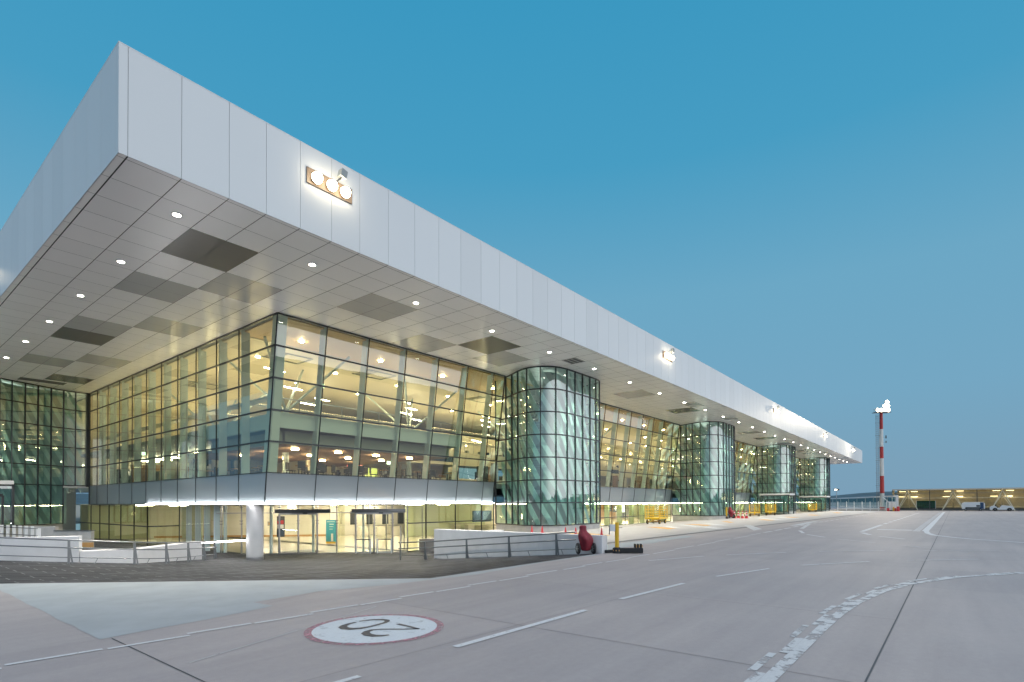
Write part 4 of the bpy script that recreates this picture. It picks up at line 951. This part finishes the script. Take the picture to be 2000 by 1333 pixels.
# belt frames at the entrance
def frame_at(a, c):
    r = empty('door_guard', (a[0], a[1], -1.3), '', 'guard rail'); L_ = Vector((c[0] - a[0], c[1] - a[1], 0))
    for p in (Vector((0, 0, 0)), L_):
        m_ = MB(); m_.box(p.x - .035, p.y - .035, 0, p.x + .035, p.y + .035, 1.02); child(m_, 'post', r, 'white')
    m_ = MB(); m_.bar((0, 0, .97), L_ + Vector((0, 0, .97)), .05, .06); child(m_, 'belt', r, 'rubber'); m_ = MB(); m_.bar((0, 0, .06), L_ + Vector((0, 0, .06)), .06, .03); child(m_, 'foot_bar', r, 'white'); return r
frame_at((22.5, 31.8), (23.1, 31.0))['label'] = 'white door guard with black belt, left one before the right hand sliding door'
frame_at((23.45, 30.7), (24.05, 29.95))['label'] = 'white door guard with black belt, right one before the right hand sliding door'
# ---- covered two wheeled scooter
def scooter(loc, rz, label, sc=1.0):
    r = empty('covered_scooter', loc, label, 'scooter', rz=0)
    b = MB(); prof = [(.17, .02, .08, .12), (.22, .10, .14, .20), (.24, .16, .20, .38), (.25, .20, .25, .50), (.26, .22, .31, .62), (.25, .17, .28, .76), (.19, .12, .20, .88), (.145, .10, .15, .98), (.15, .10, .14, 1.06), (.16, .10, .15, 1.15), (.12, .08, .12, 1.2)]
    k = 22; rr = random.Random(6); n0 = 0
    for a, bk, fr_, z in prof:
        for i in range(k):
            t = 2 * math.pi * i / k; c_, s_ = math.cos(t), math.sin(t); dd = fr_ if c_ > 0 else bk
            fold = 1 + .09 * math.sin(4 * t + z * 5) * (z < 1) + rr.uniform(-.05, .05)
            lean = -.13 * max(0, min(1, (z - .5) / .4)); side_ = 1.25 if (s_ > 0 and .45 < z < .9) else 1
            b.v.append((c_ * dd * 1.05 * fold, lean + s_ * a * side_ * fold, z))
    for j in range(len(prof) - 1):
        for i in range(k): b.f.append((j * k + i, j * k + (i + 1) % k, (j + 1) * k + (i + 1) % k, (j + 1) * k + i)); b.m.append(0)
    b.f.append(tuple(range(k))); b.m.append(0); q_ = (len(prof) - 1) * k; b.f.append(tuple(q_ + i for i in range(k))); b.m.append(0)
    co_ = child(b, 'cover', r, 'red', smooth=True); sm = co_.modifiers.new('sub', 'SUBSURF'); sm.levels = 1; sm.render_levels = 1
    for s_ in (-1, 1):
        w_ = MB(); y = s_ * .34; w_.use('rubber').lathe([(.20, -.05), (.225, -.04), (.235, 0), (.225, .04), (.20, .05)], (0, y, .235), 'y', 28); wo_ = child(w_, 'wheel', r, None, smooth=True)
        h = MB(); h.lathe([(.05, -.062), (.05, .062)], (0, y, .235), 'y', 12)
        for i in range(8):
            t = 2 * math.pi * i / 8; h.bar((.04 * math.cos(t), y, .235 + .04 * math.sin(t)), (.17 * math.cos(t), y, .235 + .17 * math.sin(t)), .035, .11, (0, 1, 0))
        child(h, 'rim', wo_, 'wheelrim')
    a = MB(); a.tube((0, -.3, .235), (0, .3, .235), .03); child(a, 'axle', r, 'darksteel')
    r.rotation_euler = (0, 0, rz); r.scale = (sc, sc, sc); return r
scooter((19.72, 11.95, -.02), math.radians(-128), 'two wheeled scooter under a dark red cover beside the right wall end', 1.0)
scooter((74.6, 23.0, 0), math.radians(-120), 'far two wheeled scooter under a red cover by the second glazed tower', 1.25)
# ---- yellow post
def ypost(loc, rz, label, arm=True, sc=1):
    r = empty('barrier_post', loc, label, 'barrier post', rz=rz)
    child(MB().tube((0, 0, .2), (0, 0, 1.28), .085, 20), 'post', r, 'yellow', smooth=True)
    b = MB(); b.box(-.17, -.17, 0, .17, .17, .26); b.use('wood')
    for i in (-1, 1):
        for j in (-1, 1): b.lathe([(.03, .0), (.03, .01)], (i * .08, j * .176, .12), 'y', 8)
    b = MB(); b.use('rubber').lathe([(.19, 0), (.18, .22), (.10, .25)], (0, 0, 0), k=8)
    for t in range(8):
        a = t * math.pi / 4 + .39; b.use('wood').box(.165 * math.cos(a) - .02, .165 * math.sin(a) - .02, .10, .165 * math.cos(a) + .02, .165 * math.sin(a) + .02, .15)
    child(b, 'rubber_base', r)
    if arm:
        b = MB(); b.use('rubber').bar((-.5, .05, .07), (.15, 0, .10), .16, .12, (0, 0, 1)).bar((.1, 0, .12), (1.05, -.12, .13), .30, .20, (0, 0, 1)); child(b, 'rubber_arm', r, bevel=.02)
        for i in range(3):
            b = MB(); x = .70 + i * .12; b.use('rubber').box(x, -.2, .24, x + .05, .0, .40); b.use('wood').box(x + .051, -.19, .25, x + .085, -.01, .36); child(b, 'belt_head', r)
        b = MB(); b.use('white').box(-.30, -.12, .93, -.09, .06, 1.20); b.use('darksteel').bar((-.36, 0, 1.1), (-.1, 0, 1.12), .03, .03).bar((-.32, 0, .78), (-.30, 0, 1.15), .03, .03).bar((-.1, 0, 1.06), (.24, 0, 1.06), .02, .02); child(b, 'sensor_box', r)
    r.scale = (sc,) * 3; return r
ypost((20.6, 10.98, 0), math.radians(-52), 'near yellow post on a black rubber base with white box attached')
ypost((73.1, 23.1, 0), 0, 'far yellow post beside the second glazed tower and red cones', arm=False, sc=1.15)
# ---- cones
def cone0(h, loc, label, group, band=True):
    r = empty('traffic_cone', loc, label, 'cone', group)
    b = MB(); b.use('cone').box(-.19 * h / .7, -.19 * h / .7, 0, .19 * h / .7, .19 * h / .7, .03).lathe([(.14 * h / .7, .03), (.03 * h / .7, h)], (0, 0, 0), k=20); child(b, 'cone_body', r)
    if band:
        for z0, z1 in ((.35, .52), (.68, .82)):
            f = lambda t: (.14 + (.03 - .14) * t) * h / .7 + .004
            c_ = MB(); c_.lathe([(f(z0 - .03), h * z0), (f(z1 - .03), h * z1)], (0, 0, 0), k=20); child(c_, 'white_band', r, 'white')
    return r
small = [(30.9, 23.1, 'small red cone at the tower plinth, leftmost of five in a row'), (31.3, 22.5, 'small red cone at the tower plinth, second from the left of five'), (30.3, 19.9, 'small red cone behind the pale wall, just right of the handrail end'), (30.2, 19.05, 'small red cone behind the pale wall, left of the covered scooter'), (30.2, 17.15, 'small red cone right of the covered scooter over the wall end')]
c0 = cone0(.52, (30.9, 23.1, 0), small[0][2], 'small red cones behind the wall', False)
for x, y, lb in small[1:]: place(copy_tree(c0), (x, y, 0), 0, lb)
big = [(75.1, 22.7, 'tall red and white cone nearest the covered scooter at the second tower'), (75.4, 22.3, 'second tall red and white cone from the covered scooter'), (75.2, 21.7, 'third tall red and white cone from the covered scooter'), (75.5, 21.3, 'tall red and white cone farthest right beside the second tower')]
c1 = cone0(1.0, (75.1, 22.7, 0), big[0][2], 'tall striped cones by the second tower')
for x, y, lb in big[1:]: place(copy_tree(c1), (x, y, 0), 0, lb)
# ---- baggage dollies
def dolly(loc, rz, label):
    r = empty('baggage_dolly', loc, label, 'baggage dolly', 'yellow baggage dollies along the terminal', rz=rz)
    b = MB(); b.box(-1.5, -.75, .52, 1.5, .75, .66).box(-1.4, -.1, .40, 1.4, .1, .52); child(b, 'deck', r, 'dolly')
    for sx_ in (-1, 1):
        e = MB(); x = sx_ * 1.47
        for y in (-.73, 0, .73): e.bar((x, y, .66), (x, y, 1.85), .06, .06)
        for z in (.85, 1.05, 1.25, 1.45, 1.65, 1.85): e.bar((x, -.73, z), (x, .73, z), .045, .045)
        child(e, 'end_gate', r, 'dolly')
    for sy2 in (-1, 1):
        e = MB(); y = sy2 * .73
        for x in (-.5, .5): e.bar((x, y, .66), (x, y, 1.85), .06, .06)
        for z in (.85, 1.18, 1.5, 1.83): e.bar((-1.45, y, z), (1.45, y, z), .045, .045)
        child(e, 'side_rail', r, 'dolly')
    for x in (-1.05, 1.05):
        a = MB(); a.bar((x, -.6, .26), (x, .6, .26), .08, .08); a.bar((x, 0, .26), (x, 0, .5), .2, .2); child(a, 'axle', r, 'wood')
        for y in (-.62, .62):
            w_ = MB(); w_.lathe([(.16, -.07), (.24, -.05), (.24, .05), (.16, .07)], (x, y, .24), 'y', 20); wo_ = child(w_, 'wheel', r, 'rubber', smooth=True)
            h = MB(); h.lathe([(.13, -.074), (.13, .074)], (x, y, .24), 'y', 14); child(h, 'rim', wo_, 'yellow')
    t = MB(); t.bar((-1.5, 0, .45), (-2.1, 0, .30), .05, .05); child(t, 'tow_bar', r, 'dolly'); return r
d0 = dolly((54.0, 24.2, -.1), math.radians(8), 'nearest yellow baggage dolly, between the first and second glazed towers')
for x, y, rz, lb in ((89.0, 23.9, 14, 'yellow baggage dolly left of the pair by the third tower porch'), (97.2, 23.6, 10, 'yellow baggage dolly right of the pair, touching the third tower porch'), (133.8, 24.0, 5, 'farthest yellow baggage dolly, before the last porch')):
    place(copy_tree(d0), (x, y, -.08), math.radians(rz), lb)
# ---- floodlight mast
def mast(loc):
    r = empty('floodlight_mast', loc, 'tall red and white banded floodlight mast with ladder and blazing lamps', 'light mast')
    zs = [0, .9, 4.15, 8.3, 12.5, 15.3, 19.5, 23.4]; cols = ['mast_red', 'mast_white', 'mast_red', 'mast_white', 'mast_red', 'mast_white', 'mast_red']
    for i, c_ in enumerate(cols):
        ra = .50 - .17 * zs[i] / 24; rb = .50 - .17 * zs[i + 1] / 24; b = MB(); b.tube((0, 0, zs[i]), (0, 0, zs[i + 1]), ra, 24, rb); child(b, 'pole_section', r, c_, smooth=True)
    l = MB()
    nx, ny = R_.x * -1, R_.y * -1
    for o_ in (.75, 1.3):
        l.bar((nx * o_, ny * o_, .8), (nx * o_, ny * o_, 23), .07, .07)
        l.bar((nx * o_ - ny * .4, ny * o_ + nx * .4, 2), (nx * o_ - ny * .4, ny * o_ + nx * .4, 23), .05, .05)
    for z in range(1, 23):
        l.bar((nx * .75, ny * .75, z), (nx * 1.3, ny * 1.3, z), .05, .05); l.bar((nx * .75, ny * .75, z + .5), (nx * 1.3, ny * 1.3, z + .5), .05, .05)
        if z % 3 == 0: l.bar((0, 0, z), (nx * 1.5, ny * 1.5, z), .07, .07)
    child(l, 'ladder', r, 'joint2')
    p = MB(); p.bar((nx * 1.7, ny * 1.7, 23.5), (-nx * 1.9, -ny * 1.9, 23.5), 1.6, .12, (0, 0, 1)).bar((nx * 1.7, ny * 1.7, 24.4), (-nx * 1.9, -ny * 1.9, 24.4), .06, .06); p.bar((nx * 1.7, ny * 1.7, 23.5), (nx * 1.7, ny * 1.7, 24.4), .07, .07); child(p, 'platform', r, 'darksteel')
    for i, (o_, z) in enumerate([(-1.3, 24.0), (-.5, 24.1), (.35, 24.0), (1.2, 24.0), (-1.2, 25.0), (-.4, 25.0), (-1.0, 25.9)]):
        h = MB(); c_ = Vector((nx * o_, ny * o_, z)) + Vector((-F_.x, -F_.y, 0)) * .7
        h.use('darksteel').bar(c_ + Vector((F_.x, F_.y, 0)) * .02, c_ + Vector((F_.x, F_.y, 0)) * .4, .7, .6); h.use('flood').tube(c_ - Vector((F_.x, F_.y, 0)) * .12, c_ + Vector((F_.x, F_.y, 0)) * .018, .2, 14, .42); child(h, 'floodlight', r)
    a = MB(); a.bar((-nx * .3, -ny * .3, 17.6), (-nx * 1.1, -ny * 1.1, 17.6), .06, .06).bar((-nx * 1.1, -ny * 1.1, 17.3), (-nx * 1.1, -ny * 1.1, 18), .25, .25).bar((-nx * .3, -ny * .3, 16.4), (-nx * 1.1, -ny * 1.1, 16.4), .05, .05).bar((-nx * 1.1, -ny * 1.1, 16.2), (-nx * 1.1, -ny * 1.1, 16.7), .2, .2); child(a, 'aerial_bracket', r, 'darksteel')
    return r
mast((158, 13.5, 0))
r = empty('distant_lamp', (230, 33.5, 0), 'small distant lamp post standing beyond the glass wall', 'lamp post'); child(MB().tube((0, 0, 0), (0, 0, 6.4), .1, 8), 'pole', r, 'steel')
child(MB().use('darksteel').box(-.5, -.9, 6.3, .5, .8, 6.9).use('flood').box(-.56, -.2, 6.4, -.501, .5, 6.7), 'lamp_head', r)
sp = bpy.data.lights.new('mast_lamp', 'SPOT'); sp.energy = 24000; sp.color = (1, .86, .66); sp.spot_size = math.radians(140); sp.spot_blend = .6; sp.shadow_soft_size = 1.0
so = bpy.data.objects.new('mast_lamp', sp); S.collection.objects.link(so); so.location = (156.5, 12.5, 24.5); so.rotation_euler = (Vector((60, 2, 0)) - Vector((156.5, 12.5, 24.5))).to_track_quat('-Z', 'Y').to_euler()
# ---- white railing and glazed wall near the far end of the building
r = empty('white_railing', (151.5, 16, 0), 'long white post railing between the terminal end and the mast', 'railing')
mi = Matrix.Translation((-151.5, -16, 0))
for y in (21.8, 20.01, 18.44, 16.85, 15.28, 13.69, 12.12):
    o = MB().bar((151.5, y, 0), (151.5, y, 2.2), .14, .14).build('post', 'white', r); o.matrix_parent_inverse = mi
for z, t in ((.55, .10), (.9, .05), (1.15, .05)):
    o = MB().bar((151.5, 22, z), (151.5, 10.6, z), .08, t).build('rail', 'white', r); o.matrix_parent_inverse = mi
o = MB().box(151.9, 11, 0, 152.2, 23, .35).build('kerb', 'plinth', r); o.matrix_parent_inverse = mi
gw = MB(); A_, B_ = (153.5, 10.4), (330, 62)
r = empty('glazed_link_wall', (153.5, 10.4, 0), 'teal glazed walkway wall with white roof edge behind the railing', 'glazed wall'); mi = Matrix.Translation((-153.5, -10.4, 0))
o = MB(); o.face([(*A_, .4), (*B_, .4), (*B_, 3.2), (*A_, 3.2)]); o = o.build('glass', 'gback', r, recalc=False); o.matrix_parent_inverse = mi
o = MB(); o.bar((*A_, 3.4), (*B_, 3.4), .5, .35); o.bar((*A_, .2), (*B_, .2), .3, .4); o = o.build('roof_edge', 'white', r); o.matrix_parent_inverse = mi
o = MB(); o.box(153.2, 10.0, 0, 153.7, 10.5, 3.6); o.bar((153.4, 10.3, .3), (153.9, 13, 3.2), .25, .12); o = o.build('end_post', 'white', r); o.matrix_parent_inverse = mi
for i in range(1, 14):
    t = i / 14; x, y = A_[0] + (B_[0] - A_[0]) * t * t, A_[1] + (B_[1] - A_[1]) * t * t; o = MB().bar((x, y, .3), (x, y, 3.2), .15, .15).build('post', 'white', r); o.matrix_parent_inverse = mi
# ---- white board and bollards
r = empty('white_cabinet', (149.9, 10.95, 0), 'white equipment cabinet in front of the glass wall near the mast', 'cabinet')
child(MB().box(-.5, -.62, .25, .5, .62, 2.15), 'cabinet_body', r, 'white', bevel=.03); child(MB().box(-.55, -.02, .3, -.505, .02, 2.1), 'door_gap', r, 'joint2'); child(MB().box(-.4, -.55, 0, .4, .55, .25), 'base', r, 'darksteel')
for y, h, rad, m_, lb in ((11.6, .7, .28, 'cone', 'round red barrel left of the white cabinet'), (10.6, .95, .16, 'orange', 'slim orange post before the white cabinet'), (10.25, .7, .2, 'cone', 'small red barrel between the orange post and the tall red barrel'), (9.75, 1.05, .3, 'cone', 'tall red barrel at the foot of the glass wall post')):
    b = MB(); mm = 'yellow' if m_ == 'orange' else m_; b.use(mm).lathe([(rad * .9, 0), (rad, .08), (rad * .92, h * .33), (rad, h * .35), (rad * .92, h * .66), (rad, h * .7), (rad * .85, h)], (0, 0, 0), k=20); b.use('white').lathe([(rad * .95, h * .45), (rad * .95, h * .55)], (0, 0, 0), k=20)
    o = tag(b.build('barrel', None, None, smooth=True), lb, 'barrel', 'barrels and post by the white cabinet'); o.location = (148.6, y, 0)
# ---- long open shelter
sh_ = empty('apron_shelter', (165, 0, 0), 'long low lean-to shelter with ribbed cladding and cream A-frame supports', 'shelter'); mi = Matrix.Translation((-165, 0, 0))
def shp(b, nm, m=None, **k): o = b.build(nm, m, sh_, **k); o.matrix_parent_inverse = mi; return o
Y0, Y1 = 12.0, -60
shp(MB().box(164.2, Y1, 5.02, 172.5, Y0, 5.10), 'roof', 'shed')
shp(MB().box(164.0, Y1, 4.86, 164.2, Y0, 5.16), 'roof_edge', 'shed_edge')
b = MB()
for i in range(26):
    z0 = .35 + i * .18; b.box(172.0 - .10 * (i % 2), Y1, z0, 172.2, Y0 - .6, z0 + .18)
b.box(166.0, Y1, 4.0, 166.25, Y0 - .3, 4.28); b.box(169, Y1, 3.0, 169.15, Y0 - .3, 3.15)
shp(b, 'cladding', 'shed')
b = MB(); b.face([(164.3, Y0 - .02, 4.9), (166.2, Y0 - .02, 3.4), (172, Y0 - .02, 3.1), (172, Y0 - .02, 5.0)]); shp(b, 'end_panel', 'shed', recalc=False)
shp(MB().box(171.0, Y1, 0, 171.4, Y0, .5).box(165.8, Y1, 0, 166.2, Y0, .42), 'kerb_wall', 'tar')
shp(MB().box(171.6, Y1, .72, 171.7, Y0, .88).box(165.9, Y1, 2.9, 166.0, Y0, 3.02), 'rail', 'cream_steel')
for k in range(8):
    y = 8.95 - 8.68 * k
    for dx in (0, 2.6):
        b = MB(); 
        b.bar((165 + dx, y, 4.6 - dx * .35), (165 + dx, y + 2.0, .1), .16, .16).bar((165 + dx, y, 4.6 - dx * .35), (165 + dx, y - 2.0, .1), .16, .16)
        shp(b, 'a_frame', 'cream_steel')
    shp(MB().bar((164.6, y, 4.75), (171.9, y, 4.5), .16, .3).bar((167.6, y, 3.5), (171.9, y, .5), .16, .2), 'rafter', 'cream_steel')
    for zz, xx, oo in ((4.55, 165.8, -1.3), (4.55, 165.8, 1.0), (3.3, 168.5, -1.2), (3.3, 168.5, 1.3)):
        shp(MB().box(xx, y + oo - .65, zz, xx + .2, y + oo + .65, zz + .05), 'shelter_lamp', 'hlamp')
    pl = bpy.data.lights.new('shelter_fill_light', 'POINT'); pl.energy = 160; pl.color = (1, .80, .42); pl.shadow_soft_size = .5  # unseen fill light added to warm the cladding evenly
    po_ = bpy.data.objects.new('shelter_fill_light', pl); S.collection.objects.link(po_); po_.location = (168.3, y - 1.5, 3.4)
    if k: shp(MB().box(165.3, y + 4.3, 0.4, 165.4, y + 4.45, 4.9), 'thin_post', 'darksteel')
T(MB().use('gback').box(166.4, 3.6, .4, 166.5, 7.2, 2.3).use('white').box(166.38, 3.5, .4, 166.52, 3.6, 2.4).box(166.38, 7.2, .4, 166.52, 7.3, 2.4), 'glass_screen', 'small green glass screen beneath the leftmost shelter frame', 'glass screen')
# ---- ground power unit trailer
r = empty('power_unit_trailer', (158.5, -3.2, 0), 'boxy white and navy wheeled power unit parked before the shelter', 'trailer', rz=0)
b = MB(); prof = [(-1.95, .45), (-1.95, 1.5), (-1.75, 1.95), (1.55, 1.95), (1.95, 1.7), (1.95, .45)]
n0 = 0
for x in (-.75, .75):
    for y, z in prof: b.v.append((x, -y * -1, z))
k = len(prof); b.f.append(tuple(range(k))); b.m.append(0); b.f.append(tuple(range(k, 2 * k))); b.m.append(0)
for i in range(k): b.f.append((i, (i + 1) % k, k + (i + 1) % k, k + i)); b.m.append(0)
child(b, 'housing', r, 'white', bevel=.05)
child(MB().box(-.78, -1.15, .5, -.755, 1.35, .85), 'vent_grille', r, 'dark_in'); child(MB().box(-.785, -1.75, .5, -.76, -1.15, 1.9), 'navy_panel', r, 'glassblue'); child(MB().box(-.79, -1.1, .95, -.77, -.5, 1.3), 'control_window', r, 'dark_in')
child(MB().box(-.7, -1.9, .25, .7, 1.9, .45), 'chassis', r, 'darksteel')
for x in (-.72, .72):
    for y in (-1.2, 1.3):
        w_ = MB(); w_.lathe([(.2, -.1), (.27, -.08), (.27, .08), (.2, .1)], (x, y, .27), 'x', 20); wo_ = child(w_, 'wheel', r, 'rubber', smooth=True); child(MB().lathe([(.12, -.11), (.12, .11)], (x, y, .27), 'x', 12), 'rim', wo_, 'steel')
# ---- white baggage tractor
r = empty('baggage_tractor', (158.2, -7.9, 0), 'open white baggage tractor with black wheels parked right of the power unit', 'tractor')
def side(prof, x0, x1):
    b = MB()
    for x in (x0, x1):
        for y, z in prof: b.v.append((x, y, z))
    k = len(prof); b.f.append(tuple(range(k))); b.m.append(0); b.f.append(tuple(range(k, 2 * k))); b.m.append(0)
    for i in range(k): b.f.append((i, (i + 1) % k, k + (i + 1) % k, k + i)); b.m.append(0)
    return b
def arch(cy_, r_, n=8): return [(cy_ + r_ * math.cos(math.pi * i / n), .32 + r_ * math.sin(math.pi * i / n)) for i in range(n + 1)]
prof = [(1.95, .32), (1.95, .85), (1.6, 1.12), (1.15, 1.18), (.75, .75), (.35, .72), (.1, 1.15), (-.1, 1.28), (-1.5, 1.12), (-1.9, .85), (-1.95, .32)] + arch(-1.2, .42)[::-1][:0] + [(-1.62, .32)] + [(-1.2 - .42 * math.cos(math.pi * i / 8), .32 + .42 * math.sin(math.pi * i / 8)) for i in range(1, 8)] + [(-.78, .32), (.68, .32)] + [(1.1 - .42 * math.cos(math.pi * i / 8), .32 + .42 * math.sin(math.pi * i / 8)) for i in range(1, 8)] + [(1.52, .32)]
child(side(prof, -.78, .78), 'body', r, 'white')
child(MB().box(-.5, .55, .75, .5, .95, .95).box(-.5, .95, .8, .5, 1.1, 1.4), 'seat', r, 'rubber'); child(MB().bar((0, .05, 1.1), (0, .35, 1.45), .05, .05).lathe([(.2, -.02), (.2, .02)], (0, .38, 1.45), k=14), 'steering_wheel', r, 'rubber')
for x in (-.72, .72):
    for y in (-1.2, 1.1):
        w_ = MB(); w_.lathe([(.28, -.12), (.36, -.1), (.36, .1), (.28, .12)], (x, y, .36), 'x', 22); wo_ = child(w_, 'wheel', r, 'rubber', smooth=True); child(MB().lathe([(.15, -.125), (.15, .125)], (x, y, .36), 'x', 12), 'rim', wo_, 'darksteel')
# ---- chairs and tables of the corner restaurant
def chair():
    r = empty('restaurant_chair', (17.6, 30.9, 3.72), 'dark chair seen through the corner glazing of the upper floor', 'chair', 'dark chairs along the upper floor glazing')
    child(MB().box(-.22, -.22, .42, .22, .22, .47), 'seat', r, 'dark_in'); child(MB().box(-.22, .19, .5, .22, .23, .95), 'backrest', r, 'dark_in')
    for x in (-.19, .19):
        for y in (-.19, .19): child(MB().bar((x, y, 0), (x * .9, y * .9, .42), .035, .035), 'leg', r, 'dark_in')
    return r
def table():
    r = empty('restaurant_table', (18.3, 31.4, 3.72), 'round dark table seen through the corner glazing of the upper floor', 'table', 'tables along the upper floor glazing')
    child(MB().lathe([(.4, .72), (.4, .75)], (0, 0, 0), k=20), 'tabletop', r, 'wood'); child(MB().lathe([(.25, 0), (.04, .03), (.04, .72)], (0, 0, 0), k=14), 'pedestal', r, 'dark_in'); return r
ch0 = chair(); tb0 = table(); rr = random.Random(9); first = True
for i in range(9):
    tx, ty = 18.3 + i * 1.55, 31.3 + (i % 2) * .9
    if i: place(copy_tree(tb0), (tx, ty, 3.72))
    for j, a in enumerate((.3, 2.3, 4.4)):
        a += rr.uniform(-.4, .4); px, py = tx + .75 * math.cos(a), ty + .75 * math.sin(a)
        o = ch0 if first else copy_tree(ch0); first = False; place(o, (px, py, 3.72), a - math.pi / 2)
for i in range(5):
    tx, ty = 17.0 + (i % 2) * .5, 33.5 + i * 1.9
    place(copy_tree(tb0), (tx, ty, 3.72))
    for a in (.6, 2.6, 4.7): place(copy_tree(ch0), (tx + .75 * math.cos(a), ty + .75 * math.sin(a), 3.72), a - math.pi / 2)
